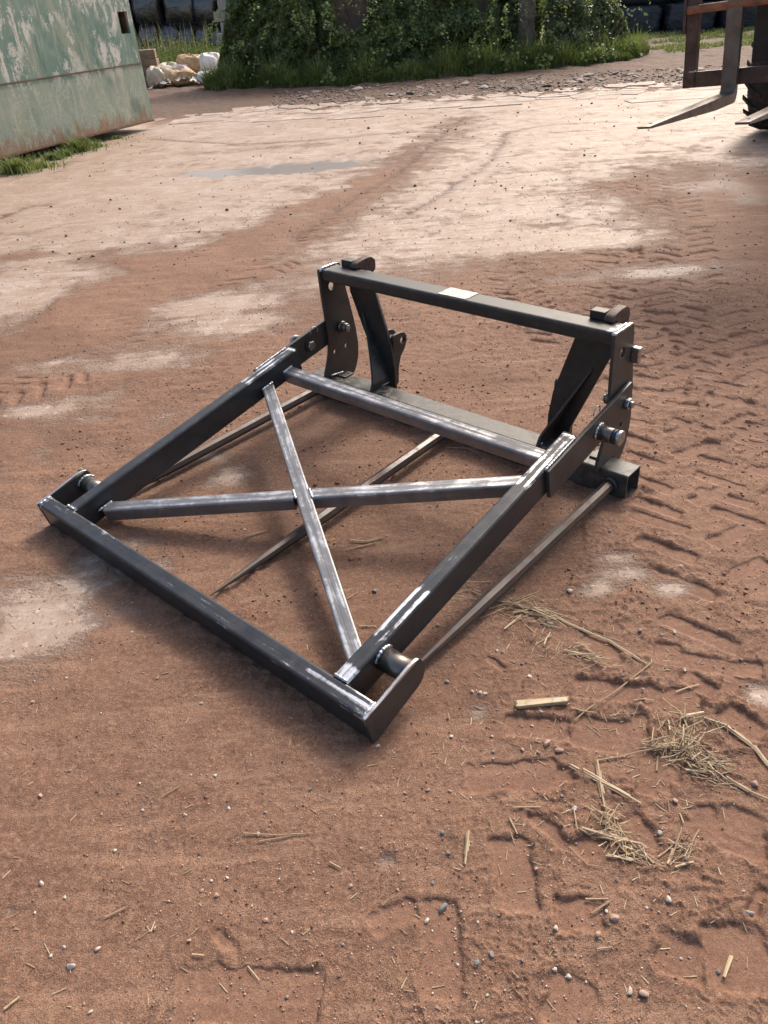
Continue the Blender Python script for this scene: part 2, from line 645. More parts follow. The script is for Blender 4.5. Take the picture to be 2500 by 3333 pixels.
def stamp_prints(X, Y, H, trk, w2, w3, w4, soft):
    xw = X + 0.006 * w2 + 0.0025 * w3
    yw = Y + 0.003 * w3 - 0.006 * w2
    for (a, b, wd, dep) in PRINTS:
        cx, cy = (a[0] + b[0]) / 2, (a[1] + b[1]) / 2
        L_ = math.dist(a, b)
        k = np.nonzero((np.abs(X - cx) < L_ / 2 + wd + .06) & (np.abs(Y - cy) < L_ / 2 + wd + .06))[0]
        if len(k) == 0:
            continue
        ux, uy = (b[0] - a[0]) / L_, (b[1] - a[1]) / L_
        p = (xw[k] - cx) * ux + (yw[k] - cy) * uy
        q = -(xw[k] - cx) * uy + (yw[k] - cy) * ux
        rc = min(.014, wd * .3)
        ax_, ay_ = np.abs(p) - L_ / 2 + rc, np.abs(q) - wd * .5 + rc
        dd_ = np.hypot(np.maximum(ax_, 0), np.maximum(ay_, 0)) + np.minimum(np.maximum(ax_, ay_), 0) - rc + .0045 * w3[k] + .0025 * w4[k]
        ins = sstep(0.010, -0.009, dd_)
        dep = dep * .62 * np.clip(.75 + .6 * w2[k], .25, 1.2)
        lip = np.exp(-((dd_ - .010) / .007) ** 2) * np.clip(.6 + 1.2 * w3[k] + .6 * w2[k], 0, 1.7)
        H[k] = H[k] * (1 - .85 * ins * soft[k]) + soft[k] * (-dep * ins + .9 * dep * lip)
        trk[k] = np.maximum(trk[k], .8 * ins * soft[k])
    return H, trk


def ground_fields(X, Y):
    """height and surface masks of the yard, for arrays of positions"""
    w1 = fbm(X * 2.3 + 3, Y * 2.3, 4)
    w2 = fbm(X * 7.1, Y * 7.1 + 5, 4)
    # how much mud lies on the concrete
    mud = 0.95 - 0.80 * sstep(3.9, 6.0, Y - 0.22 * X + 0.5 * w1) - 0.22 * sstep(0.2, -1.6, X) * sstep(1.4, 2.6, Y) * sstep(5.2, 4.2, Y)
    for (vx, vy, rx, ry, wt) in CONCRETE:
        cx, cy = gv(vx, vy)
        mud = mud - wt * blob(X, Y, cx, cy, rx * 1.15, ry * 1.15)
    for (vx, vy, rx, ry, wt) in MUD:
        cx, cy = gv(vx, vy)
        mud = mud + wt * blob(X, Y, cx, cy, rx, ry)
    d, s, t = seg_dist(X + 0.12 * w1, Y + 0.12 * w2, BAND)
    band = np.exp(-(d / 0.36) ** 2) * (1.15 + 0.4 * w1) + 0.25 * np.exp(-(d / 0.8) ** 2)
    mud = mud + 0.55 * band * (.45 + .55 * sstep(11.5, 7.0, Y))
    mud = mud + (0.30 - .10 * sstep(4.5, 6.5, Y)) * w1 + 0.16 * w2
    far = sstep(14.3, 15.2, Y + 0.25 * X * 0.3 + 0.5 * w1)          # bare earth beyond the broken edge of the slab
    mud = np.maximum(np.clip(mud, 0, 1), far)
    soft = sstep(0.45, 0.8, mud)
    # churned ground: right-hand side and behind the frame
    churn = np.clip(0.25 + 1.1 * blob(X, Y, 1.7, 4.0, .9, 3.0) + .9 * blob(X, Y, 0.7, 1.4, .5, 1.0) + .7 * blob(X, Y, 0.6, 4.4, .8, .7) + .45 * blob(X, Y, -.9, 3.8, .9, .9)
                    + .5 * blob(X, Y, -.3, 2.4, .5, .5) + .35 * blob(X, Y, .1, .6, .35, .25), 0, 1.2)
    H = 0.006 * perlin(X * 0.7, Y * 0.7) + 0.007 * soft * (0.4 + w1) + 0.0035 * w2 * soft
    near = sstep(9.0, 5.0, Y)
    w3 = fbm(X * 19, Y * 19 + 2, 3)
    w4 = fbm(X * 46 + 7, Y * 46, 2)
    H = H + soft * (0.0010 * w3 + 0.0007 * w4) * (0.6 + 0.9 * churn) * near
    rid = 1 - np.abs(fbm(X * 9 + .6 * w3, Y * 13 + 4, 3))
    H = H + soft * churn * near * 0.007 * np.maximum(rid - 0.80, 0) * 5.0 * sstep(-.1, .4, w1 + .3 * churn)
    clod = np.maximum(fbm(X * 27 + 11, Y * 27, 3) - 0.32, 0)
    H = H + soft * churn * near * np.minimum(clod, .35) * 0.012 * sstep(1.6, 3.0, Y)
    trk = np.zeros_like(X)
    H, trk = stamp_prints(X, Y, H, trk, w2, w3, w4, soft)
    crack = np.zeros_like(X)
    for ln in CRACKS:
        d, s, t = seg_dist(X + 0.05 * w2 + 0.02 * w3, Y + 0.05 * w1 + 0.02 * w4, ln)
        crack = np.maximum(crack, np.exp(-(d / 0.030) ** 2) * sstep(-.8, .0, w2) + 0.35 * np.exp(-(d / 0.09) ** 2))
    H = H - 0.010 * crack * sstep(5.5, 6.5, Y)
    # shallow hollow with standing water
    cx, cy = gv(615, 362)
    hol = blob(X + 0.25 * w1, Y + 0.18 * w2, cx + .15, cy, 0.95, 0.33, 0.02) + 0.5 * blob(X + .2 * w2, Y + .1 * w1, cx - .9, cy + .05, .5, .16)
    H = H - 0.030 * hol
    prn = trk
    wet = np.clip(1.6 * hol + .62 * blob(X, Y, 3.15, 7.0, .75, 1.2) * (.8 + .5 * w1), 0, 1)  # wet hollow, and churned mud darkened to stand for the loader's shadow
    mud = np.clip(mud + .45 * hol * 0, 0, 1)
    # verge: earth rising gently towards hedge and bales
    H = H + 0.03 * sstep(17, 19, Y) * (1 + w1)
    keepflat = 1 - 0.75 * (blob(X, Y, -.15, 2.45, .9, .75, -.76) > .35) * 1.0
    H = np.where(H > 0, H * keepflat, H)
    # earth pressed up against the steel lying on it
    for ln in SEATED:
        d, s, t = seg_dist(X, Y, ln)
        H = H + np.exp(-(d / .035) ** 2) * np.maximum(.004 + .010 * w3 + .006 * w2, 0)
    rub = far * sstep(19.5, 16.0, Y)
    H = H + rub * (0.02 * np.maximum(w2, 0) + 0.02 * np.maximum(w3, 0)) * sstep(-1.6, 0.8, X)
    return H - 0.003, mud, crack * (1 - .35 * soft), wet, prn, far


def ground_z(x, y):
    return float(ground_fields(np.array([float(x)]), np.array([float(y)]))[0][0])


def ground_zs(xs, ys):
    return ground_fields(np.asarray(xs, float), np.asarray(ys, float))[0]


# ------------------------------------------------------------------ ground material
t = NT('yard_ground')
co = t.coords('Object')
mudA, wet_shadowA, crackA, farA, churnA = t.attr('mud'), t.attr('wet'), t.attr('crack'), t.attr('far'), t.attr('print')
n_big = t.noise(co, 1.3, 6, 0.6)
n_mid = t.noise(co, 9, 7, 0.65, 0.3)
n_fine = t.noise(co, 70, 6, 0.7)
n_grit = t.noise(co, 330, 3, 0.7)
strk = t.noise(t.coords('Object', (0.35, 3.0, 1)), 6, 6, 0.65, 0.4)
m0 = t.math('ADD', mudA, t.math('MULTIPLY', t.math('SUBTRACT', n_mid, 0.5), 0.6))
m0 = t.math('ADD', m0, t.math('MULTIPLY', t.math('SUBTRACT', strk, 0.5), 0.5))
m0 = t.math('ADD', m0, t.math('MULTIPLY', t.math('SUBTRACT', n_fine, 0.5), 1.0))
mud = t.ramp(m0, 0.22, 0.76)
# concrete: pinkish buff, worn, stained
conc = t.mix(t.ramp(n_big, 0.3, 0.7), (0.37, 0.292, 0.236), (0.47, 0.40, 0.345))
conc = t.mix(t.math('MULTIPLY', t.ramp(t.noise(co, 3.7, 7, 0.7, 0.5), 0.42, 0.60), 0.75), conc, (0.29, 0.20, 0.145))
conc = t.mix(t.ramp(n_fine, 0.35, 0.7), t.mix(0.6, conc, (0.30, 0.20, 0.145)), conc)
conc = t.mix(t.math('MULTIPLY', t.ramp(n_grit, 0.5, 0.68), 0.45), conc, (0.22, 0.15, 0.11))
conc = t.mix(t.math('MULTIPLY', t.ramp(t.noise(co, 28, 5, 0.7), 0.55, 0.68), 0.7), conc, (0.60, 0.50, 0.42))
conc = t.mix(t.math('MULTIPLY', t.ramp(t.noise(co, 160, 2, 0.6), 0.64, 0.74), 0.7), conc, (0.12, 0.085, 0.07))
conc = t.mix(t.math('MULTIPLY', t.ramp(strk, 0.46, 0.62), 0.5), conc, (0.265, 0.165, 0.112))
conc = t.mix(t.math('MULTIPLY', t.ramp(t.noise(co, 55, 3, 0.75), 0.55, 0.66), 0.55), conc, (0.20, 0.135, 0.10))
# mud: red-brown earth
mcol = t.mix(t.ramp(n_big, 0.32, 0.68), (0.196, 0.106, 0.068), (0.275, 0.158, 0.102))
mcol = t.mix(t.ramp(n_mid, 0.35, 0.68), t.mix(0.6, mcol, (0.16, 0.074, 0.045)), mcol)
mcol = t.mix(t.math('MULTIPLY', t.ramp(strk, 0.5, 0.68), 0.5), mcol, (0.40, 0.245, 0.16))
mcol = t.mix(t.math('MULTIPLY', t.ramp(t.noise(co, 26, 6, 0.72, 0.6), 0.56, 0.68), 0.6), mcol, (0.135, 0.062, 0.038))
mcol = t.mix(t.math('MULTIPLY', t.ramp(n_fine, 0.42, 0.70), 0.65), mcol, (0.40, 0.235, 0.15))
mcol = t.mix(t.math('MULTIPLY', t.ramp(n_grit, 0.50, 0.64), 0.8), mcol, (0.085, 0.042, 0.028))
mcol = t.mix(t.math('MULTIPLY', t.ramp(n_grit, 0.46, 0.32), 0.5), mcol, (0.43, 0.28, 0.195))
vd = t.voro(co, 95)
vcol = t.voro(co, 95, out='Color')
sel = t.n('ShaderNodeSeparateColor')
t.put(sel.inputs[0], vcol)
spk = t.math('MULTIPLY', t.ramp(vd, 0.20, 0.13), t.math('GREATER_THAN', sel.outputs[0], 0.83))
mcol = t.mix(t.math('MULTIPLY', spk, 0.8), mcol, t.mix(sel.outputs[1], (0.50, 0.38, 0.28), (0.16, 0.11, 0.09)))
earth = t.mix(t.ramp(n_mid, 0.35, 0.65), (0.085, 0.052, 0.036), (0.16, 0.098, 0.067))
mcol = t.mix(farA, mcol, earth)
mcol = t.mix(t.math('MULTIPLY', churnA, 0.55), mcol, (0.175, 0.088, 0.056))
damp = t.ramp(t.math('ADD', t.noise(co, 0.8, 4, 0.6, 0.4), t.math('MULTIPLY', t.math('SUBTRACT', n_mid, 0.5), 0.3)), 0.50, 0.66)
mcol = t.mix(t.math('MULTIPLY', damp, 0.55), mcol, (0.150, 0.078, 0.050))
col = t.mix(mud, conc, mcol)
col = t.mix(t.math('MULTIPLY', crackA, 0.85, True), col, (0.12, 0.07, 0.048))
wet_shadow_m = t.ramp(t.math('ADD', wet_shadowA, t.math('MULTIPLY', t.math('SUBTRACT', n_mid, 0.5), 0.5)), 0.30, 0.65)
col = t.mix(t.math('MULTIPLY', wet_shadow_m, 0.42), col, t.mix(1.0, col, (0.36, 0.31, 0.29), 'MULTIPLY'))  # darkens the wet hollow and the painted loader shadow
rgh = t.math('ADD', t.math('MULTIPLY', mud, 0.20), 0.62)
rgh = t.math('ADD', rgh, t.math('MULTIPLY', t.math('SUBTRACT', n_mid, 0.5), 0.3))
rgh = t.math('SUBTRACT', rgh, t.math('MULTIPLY', wet_shadow_m, 0.30))
b1 = t.math('ADD', t.math('MULTIPLY', n_fine, 0.6), t.math('MULTIPLY', n_grit, 0.42))
b1 = t.math('ADD', b1, t.math('MULTIPLY', n_mid, 0.6))
b1 = t.math('ADD', b1, t.math('MULTIPLY', spk, 0.25))
b2 = t.math('MULTIPLY', b1, t.math('ADD', t.math('MULTIPLY', mud, 0.85), 0.22))
b3 = t.math('ADD', b2, t.math('MULTIPLY', mud, 0.35))
b3 = t.math('MULTIPLY', b3, t.ramp(churnA, 0.2, 0.8, 1.0, 0.45))
t.set(color=col, rough=rgh, spec=0.30, normal=t.bump(b3, 0.75, 0.013))
M['yard_ground'] = t.m

# ------------------------------------------------------------------ ground sheet (fine around the yard, coarse out to the horizon)
ang_f = np.arange(R(-56), R(56), 0.0036)
ang_c = np.linspace(R(56), R(304), 49)
ang = np.concatenate([ang_f, ang_c[:-1]])
rad = np.concatenate([np.linspace(0.05, 0.48, 6), np.exp(np.arange(math.log(0.52), math.log(7), 0.0036)), np.exp(np.arange(math.log(7.03), math.log(24), 0.0052)), np.exp(np.linspace(math.log(24.2), math.log(900), 50))])
A2, R2 = np.meshgrid(ang, rad)
GXX, GYY = R2 * np.sin(A2), R2 * np.cos(A2)
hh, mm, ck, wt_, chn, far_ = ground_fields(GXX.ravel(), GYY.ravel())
nr, na = A2.shape
ii, jj = np.meshgrid(np.arange(nr - 1), np.arange(na), indexing='ij')
j2 = (jj + 1) % na
Fq = np.stack([ii * na + jj, (ii + 1) * na + jj, (ii + 1) * na + j2, ii * na + j2], -1).reshape(-1, 4)
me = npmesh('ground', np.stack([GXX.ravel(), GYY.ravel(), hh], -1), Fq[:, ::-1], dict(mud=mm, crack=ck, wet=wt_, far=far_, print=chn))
me.update()
ground = link_mesh('ground', me, 'yard_ground', None, True)
if me.polygons[1000].normal.z < 0:
    me.flip_normals()
tag(ground, 'red mud over worn buff concrete yard with tyre prints and cracks', 'ground', kind='structure')

# puddle
t = NT('puddle_water')
co = t.coords('Object')
t.set(color=(0.15, 0.125, 0.115), rough=0.28, spec=0.5, normal=t.bump(t.noise(co, 30, 4), 0.25, 0.01))
M['puddle_water'] = t.m
cx, cy = gv(630, 362)
lv = ground_z(cx + .1, cy) + 0.014
ring = [(cx + 1.5 * math.cos(a) * (1 + .1 * math.sin(3 * a)), cy + 0.55 * math.sin(a) * (1 + .1 * math.cos(2 * a)), lv) for a in np.linspace(0, 2 * np.pi, 49)[:-1]]
pud = pymesh('puddle', [(cx, cy, lv)] + ring, [(0, 1 + k, 1 + (k + 1) % 48) for k in range(48)], 'puddle_water')
tag(pud, 'shallow pale puddle lying on the concrete yard', 'puddle', kind='structure')


# ------------------------------------------------------------------ broken edge of the concrete slab: separate plates
def clip_poly(poly, px, py, nx, ny):
    out = []
    for i in range(len(poly)):
        a, b = poly[i - 1], poly[i]
        da = (a[0] - px) * nx + (a[1] - py) * ny
        db = (b[0] - px) * nx + (b[1] - py) * ny
        if (da <= 0) != (db <= 0):
            k = da / (da - db)
            out.append((a[0] + (b[0] - a[0]) * k, a[1] + (b[1] - a[1]) * k))
        if db <= 0:
            out.append(b)
    return out


t = NT('broken_concrete')
co = t.coords('Object')
n1, n2 = t.noise(co, 2.2, 6, 0.65), t.noise(co, 40, 5, 0.7)
c_ = t.mix(t.ramp(n1, 0.35, 0.65), (0.27, 0.195, 0.15), (0.42, 0.34, 0.28))
c_ = t.mix(t.math('MULTIPLY', t.ramp(t.noise(co, 5, 6, 0.7, .4), 0.5, 0.62), 0.75), c_, (0.24, 0.13, 0.085))
c_ = t.mix(t.math('MULTIPLY', t.ramp(n2, 0.5, 0.7), 0.4), c_, (0.2, 0.15, 0.12))
t.set(color=c_, rough=0.72, normal=t.bump(t.math('ADD', n1, n2), 0.4, 0.006))
M['broken_concrete'] = t.m
prng = np.random.default_rng(21)
sites = []
while len(sites) < 95:
    x = prng.uniform(-2.6, 7.2)
    e = 15.4 - 0.10 * x
    y = e - abs(prng.normal(0, 0.75))
    if y < 13.0 or any((x - a) ** 2 / 1.6 + (y - b) ** 2 < 0.042 for a, b in sites):
        continue
    sites.append((x, y))
npl = 0
for i, (x, y) in enumerate(sites):
    poly = [(x - .6, y - .35), (x + .6, y - .35), (x + .6, y + .3), (x - .6, y + .3)]
    for j, (a, b) in enumerate(sites):
        if j != i and abs(a - x) < 1.4 and abs(b - y) < 0.9:
            dx, dy = a - x, b - y
            L = math.hypot(dx, dy)
            poly = clip_poly(poly, x + dx * .5 - dx / L * .009, y + dy * .5 - dy / L * .009, dx / L, dy / L)
            if len(poly) < 3:
                break
    if len(poly) < 3 or (y < 13.9 and prng.random() < .45) or prng.random() < .12:
        continue
    rp = []
    for k in range(len(poly)):
        a, b = poly[k - 1], poly[k]
        for q in (0.0, 0.35, 0.7):
            rp.append((a[0] + (b[0] - a[0]) * q + prng.normal(0, .008), a[1] + (b[1] - a[1]) * q + prng.normal(0, .008)))
    z0 = ground_z(x, y)
    tz = prng.uniform(0.001, 0.006)
    tx, ty = prng.normal(0, .005), prng.normal(0, .006)
    top = [(a, b, z0 + tz + (a - x) * tx + (b - y) * ty) for a, b in rp]
    inn = [((a - x) * .95 + x, (b - y) * .93 + y, z0 + tz + .004 + (a - x) * tx + (b - y) * ty) for a, b in rp]
    bot = [(a, b, z0 - .02) for a, b in rp]
    n = len(rp)
    F = [tuple(range(n))] + [(n + k, n + (k + 1) % n, (k + 1) % n, k) for k in range(n)] + [(2 * n + k, 2 * n + (k + 1) % n, n + (k + 1) % n, n + k) for k in range(n)]
    pymesh('concrete_slab', inn + top + bot, F, 'broken_concrete', ground)
    npl += 1

# ------------------------------------------------------------------ metal materials
def steel(name, scale_col, bare_col, rough0, rough1, bias, metal0=0.55, seam=0.0, dirt=None, dirt_amt=0.0):
    t = NT(name)
    uvm = t.coords('UV')
    co = t.coords('Object')
    st = t.n('ShaderNodeMapping')
    st.inputs['Scale'].default_value = (2.2, 30, 1)
    t.put(st.inputs['Vector'], uvm)
    n_str = t.noise(st.outputs[0], 3.0, 5, 0.6)
    n_cl = t.noise(co, 14, 5, 0.62, 0.6)
    n_f = t.noise(co, 90, 4, 0.65)
    bare = t.attr('bare')  # ground-off metal, plus sky sheen painted on the bar and arm tops
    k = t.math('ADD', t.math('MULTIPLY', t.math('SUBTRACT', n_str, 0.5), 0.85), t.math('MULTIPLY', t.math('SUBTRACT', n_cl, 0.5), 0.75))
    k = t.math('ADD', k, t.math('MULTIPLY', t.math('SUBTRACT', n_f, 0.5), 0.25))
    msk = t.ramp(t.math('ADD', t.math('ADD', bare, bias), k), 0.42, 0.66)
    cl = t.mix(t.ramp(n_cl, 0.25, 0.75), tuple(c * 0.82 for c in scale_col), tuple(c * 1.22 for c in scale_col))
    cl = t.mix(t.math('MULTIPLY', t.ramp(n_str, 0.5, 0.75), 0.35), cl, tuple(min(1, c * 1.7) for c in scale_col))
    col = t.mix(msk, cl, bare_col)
    if seam:
        sx = t.n('ShaderNodeSeparateXYZ')
        t.put(sx.inputs[0], uvm)
        ab = t.math('ABSOLUTE', sx.outputs[1])
        ln = t.math('MULTIPLY', t.ramp(ab, 0.0022, 0.0008), seam)
        col = t.mix(ln, col, tuple(c * 0.5 for c in scale_col))
    met = t.ramp(msk, 0, 1, metal0, 1.0)
    rg = t.math('ADD', t.ramp(msk, 0, 1, rough0, rough1), t.math('MULTIPLY', t.math('SUBTRACT', n_cl, 0.5), 0.10))
    if dirt:
        dm = t.math('MULTIPLY', t.ramp(t.noise(co, 22, 7, 0.7, 0.5), 0.46, 0.62), dirt_amt)
        geo = t.n('ShaderNodeNewGeometry')
        sz = t.n('ShaderNodeSeparateXYZ')
        t.put(sz.inputs[0], geo.outputs['Normal'])
        dm = t.math('MULTIPLY', dm, t.ramp(sz.outputs[2], -0.2, 0.8, 0.25, 1.0))
        col = t.mix(dm, col, dirt)
        met = t.math('MULTIPLY', met, t.math('SUBTRACT', 1.0, dm))
        rg = t.math('ADD', rg, t.math('MULTIPLY', dm, 0.35))
    t.set(color=col, rough=rg, metal=met, spec=0.5, normal=t.bump(n_f, 0.06, 0.002))
    M[name] = t.m


steel('mill_steel', (0.042, 0.045, 0.050), (0.82, 0.825, 0.83), 0.30, 0.30, 0.02, metal0=0.35, seam=0.5, dirt=(0.13, 0.105, 0.09), dirt_amt=0.12)
steel('bright_steel', (0.215, 0.215, 0.218), (0.60, 0.60, 0.605), 0.36, 0.34, 0.0, metal0=0.6, seam=0.6, dirt=(0.16, 0.14, 0.12), dirt_amt=0.12)
steel('plate_steel', (0.055, 0.053, 0.051), (0.66, 0.65, 0.63), 0.42, 0.34, -0.05, metal0=0.3)
steel('black_frame', (0.030, 0.032, 0.032), (0.40, 0.40, 0.40), 0.40, 0.35, -0.22, metal0=0.25, dirt=(0.115, 0.10, 0.075), dirt_amt=0.35)
steel('dirty_beam', (0.055, 0.056, 0.053), (0.35, 0.34, 0.33), 0.45, 0.4, -0.2, metal0=0.25, dirt=(0.20, 0.18, 0.145), dirt_amt=0.75)
steel('tine_steel', (0.085, 0.072, 0.066), (0.46, 0.44, 0.43), 0.36, 0.34, 0.08, metal0=0.4, dirt=(0.16, 0.075, 0.045), dirt_amt=0.45)
steel('pin_steel', (0.16, 0.145, 0.13), (0.45, 0.43, 0.40), 0.34, 0.3, 0.0, metal0=0.85)
simple('weld_metal', (0.50, 0.51, 0.53), 0.30, 1.0, 0.35, 60, 0.6, 0.003)
simple('zinc', (0.42, 0.44, 0.45), 0.32, 1.0, 0.25, 60, 0.25, 0.002, dirt=(0.1, 0.09, 0.08), dirt_amt=0.5)
simple('grind_bright', (0.72, 0.72, 0.73), 0.28, 1.0, 0.2, 80, 0.3, 0.002)
simple('hook_rust', (0.060, 0.040, 0.034), 0.6, 0.35, 0.4, 40, 0.5, 0.003, dirt=(0.16, 0.09, 0.07), dirt_amt=0.5)
simple('paper_sticker', (0.66, 0.62, 0.52), 0.7, 0.0, 0.12, 30, 0.2, 0.001, dirt=(0.25, 0.22, 0.18), dirt_amt=0.8)

# ------------------------------------------------------------------ the bale spike frame
OX, OY, YAW = -0.2286, 3.5285, R(-43.43)
spike = empty('bale_spike_frame', (OX, OY, 0), YAW)
tag(spike, 'black steel bale spike with hinged cross-braced frame lying on the red mud', 'bale spike')


def L(x, y, z):            # local axes: x along the rear beam, y towards the hinged frame, z up
    return Vector((x, -y, z))


BL, BS = 1.629, 0.104
CX = BL / 2
PX0, PX1 = 0.109, 1.520        # outer faces of the side plates
NB = lambda t, LL, p, a, b: 0.0

# rear beam, open ends
beam = tube('rear_beam', L(0, BS / 2, BS / 2), L(BL, BS / 2, BS / 2), (0, 0, 1), BS, BS, 'dirty_beam', spike, r=0.009, wall=0.007, open_ends=(True, True))
# top bar
ty0, ty1, tz0, tz1 = -0.012, 0.088, 0.563, 0.615


def topbar_bare(t_, LL, per, a, b):
    e = min(t_, LL - t_)
    v = 0.25 if b > 0 and e < 0.10 else 0.0
    return v + (0.45 if (b > 0.02 and e < 0.045) else 0)


top = tube('top_bar', L(PX0 + 0.012, (ty0 + ty1) / 2, (tz0 + tz1) / 2), L(PX1 - 0.012, (ty0 + ty1) / 2, (tz0 + tz1) / 2), (0, 0, 1), ty1 - ty0, tz1 - tz0, 'black_frame', spike,
           r=0.012, bare=topbar_bare)
# sticker on the top bar, at about 42 % of its length
sx0, sx1 = 0.728, 0.862
box('sticker', L((sx0 + sx1) / 2 + .03, 0.036, tz1 + 0.0014), (sx1 - sx0, 0.082, 0.0012), 'paper_sticker', top, bevel=0.0)

# side plates with holes; (a = y, b = z)
side_poly = [(0.100, 0.618), (0.098, 0.56), (0.094, 0.47), (0.088, 0.40), (0.082, 0.33), (0.083, 0.26), (0.092, 0.215), (0.108, 0.175), (0.126, 0.135), (0.131, 0.085), (0.107, 0.085), (0.107, 0.1055),
             (-0.003, 0.1055), (-0.003, 0.062), (-0.055, 0.062), (-0.085, 0.10), (-0.104, 0.15), (-0.110, 0.21), (-0.102, 0.29), (-0.086, 0.37), (-0.068, 0.45), (-0.052, 0.52), (-0.040, 0.60), (-0.030, 0.618)]
side_poly = rounded(side_poly, [0.012] + [0.03] * 9 + [0] * 4 + [0.02] * 8 + [0.02] * 2, 3)
holes = [(0.030, 0.527, 0.019), (-0.027, 0.226, 0.010), (0.048, 0.222, 0.010)]
for sgn, xc in ((-1, PX0 + 0.006), (1, PX1 - 0.006)):
    sp_ = plate('side_plate', side_poly, holes, 0.012, 'plate_steel', spike, L(xc, 0, 0), L(0, 1, 0), (0, 0, 1), (1, 0, 0))
    at_ = sp_.data.attributes.new('bare', 'FLOAT', 'POINT')
    at_.data.foreach_set('value', [0.62 if v.co.z > 0.611 else (0.3 if v.co.z > 0.5 and sgn > 0 else 0.12 * sgn) for v in sp_.data.vertices])
    inx = PX0 + 0.012 if sgn < 0 else PX1 - 0.012
    weld('weld_bead', [L(inx, 0.095, tz1 - 0.01), L(inx, 0.080, tz1 + 0.003), L(inx, -0.005, tz1 + 0.003)], 0.006, sp_)
    weld('weld_bead', [L(inx - sgn * .002, 0.092, 0.118), L(inx - sgn * .002, 0.01, 0.108)], 0.005, sp_)
    # big bolt through the plate (nut with collar inside, head outside)
    bo = cyl('pivot_bolt', L(inx - sgn * 0.045, 0.000, 0.330), L(inx, 0.000, 0.330), 0.021, 'pin_steel', spike, seg=28, bevel=0.003, smooth=True)
    cyl('collar', L(inx - sgn * 0.020, 0.000, 0.330), L(inx - sgn * .0005, 0.000, 0.330), 0.027, 'pin_steel', bo, seg=28, bevel=0.004, smooth=True)
    cyl('nut', L(inx - sgn * 0.052, 0.0, 0.330), L(inx - sgn * 0.0455, 0.0, 0.330), 0.014, 'zinc', bo, seg=28, bevel=0.002)
    outx = (PX0 - 0.019 if sgn < 0 else PX1 + 0.019)
    hb = hexbolt('bolt_head', L(outx, -0.003, 0.329), (sgn, 0, 0), 0.022, 0.018, 'zinc', spike)
    cyl('bolt_end', L(outx + sgn * .0185, -0.003, 0.329), L(outx + sgn * 0.030, -0.003, 0.329), 0.013, 'zinc', hb, seg=20, bevel=0.002)
    # bolt through the rear edge near the top
    box('stop_bolt', L(PX1 + 0.014 if sgn > 0 else PX0 - 0.014, -0.052, 0.495), (0.030, 0.024, 0.058), 'zinc', spike, bevel=0.004)
# curved tang of the side plate seen inside (small stop welded on the beam)
for sgn, xc in ((-1, 0.155), (1, BL - 0.155)):
    box('stop_tab', L(xc, 0.028, 0.1085), (0.05, 0.06, 0.007), 'dirty_beam', spike, bevel=0.002)

# hooks behind the top bar
for sgn in (-1, 1):
    xc = CX + sgn * 0.600
    hp = [(0.024, 0.617), (-0.016, 0.617), (-0.020, 0.560), (-0.045, 0.535), (-0.062, 0.565), (-0.060, 0.595), (-0.082, 0.575), (-0.108, 0.585), (-0.112, 0.618), (-0.100, 0.640), (-0.078, 0.650), (-0.03, 0.648), (0.010, 0.640)]
    hk = plate('hook', rounded(hp, 0.012, 3), [], 0.036, 'hook_rust', spike, L(xc + 0.034, 0, 0), L(0, 1, 0), (0, 0, 1), (1, 0, 0), bevel=0.003)
    box('hook_cheek', L(xc - 0.014, -0.012, 0.6305), (0.056, 0.044, 0.030), 'black_frame', hk, bevel=0.003)

# brace plates (facing the hinged frame) with gusset ribs, and mounting ears behind
for sgn in (-1, 1):
    def ex(e):
        return CX + sgn * e
    bp = [(0.515, 0.600), (0.415, 0.285), (0.400, 0.180), (0.400, 0.060), (0.490, 0.060), (0.500, 0.150), (0.640, 0.490), (0.655, 0.600)]
    by = -0.0365
    br = plate('brace_plate', [(ex(a), b) for a, b in bp], [], 0.014, 'black_frame', spike, L(0, by, 0), (1, 0, 0), (0, 0, 1), L(0, 1, 0))
    # rib: lies across the plate, full beam depth at the bottom, running out at z 0.41
    V, F = [], []
    steps = 10
    for k in range(steps + 1):
        t_ = k / steps
        z_ = 0.1055 + t_ * 0.31
        e_ = 0.435 + (0.135 * max(0, (t_ - 0.12)) / 0.88)
        dep = 0.127 * (1 - t_) ** 1.25 + 0.004
        for q, dx in ((0, -0.005), (0, 0.005), (1, 0.005), (1, -0.005)):
            V.append(L(ex(e_) + dx, by + 0.0075 + (dep if q else 0), z_))
    for k in range(steps):
        for q in range(4):
            q2 = (q + 1) % 4
            F.append((k * 4 + q, k * 4 + q2, k * 4 + 4 + q2, k * 4 + 4 + q))
    F += [(0, 1, 2, 3), tuple(steps * 4 + q for q in range(4))]
    pymesh('gusset_rib', V, F, 'black_frame', br)
    weld('weld_bead', [L(ex(0.430), by + 0.012, 0.108), L(ex(0.438), 0.085, 0.108)], 0.004, br)
    # mounting ear behind the plate
    ep = [(-0.044, 0.09), (-0.044, 0.325), (-0.095, 0.328), (-0.128, 0.318), (-0.140, 0.285), (-0.125, 0.25), (-0.090, 0.215), (-0.072, 0.16), (-0.068, 0.09)]
    ear = plate('mounting_ear', rounded(ep, 0.014, 3), [(-0.108, 0.288, 0.016)], 0.016, 'black_frame', spike, L(ex(0.418), 0, 0), L(0, 1, 0), (0, 0, 1), (1, 0, 0))
    plate('mounting_ear', rounded(ep, 0.014, 3), [(-0.108, 0.288, 0.016)], 0.016, 'black_frame', spike, L(ex(0.482), 0, 0), L(0, 1, 0), (0, 0, 1), (1, 0, 0))

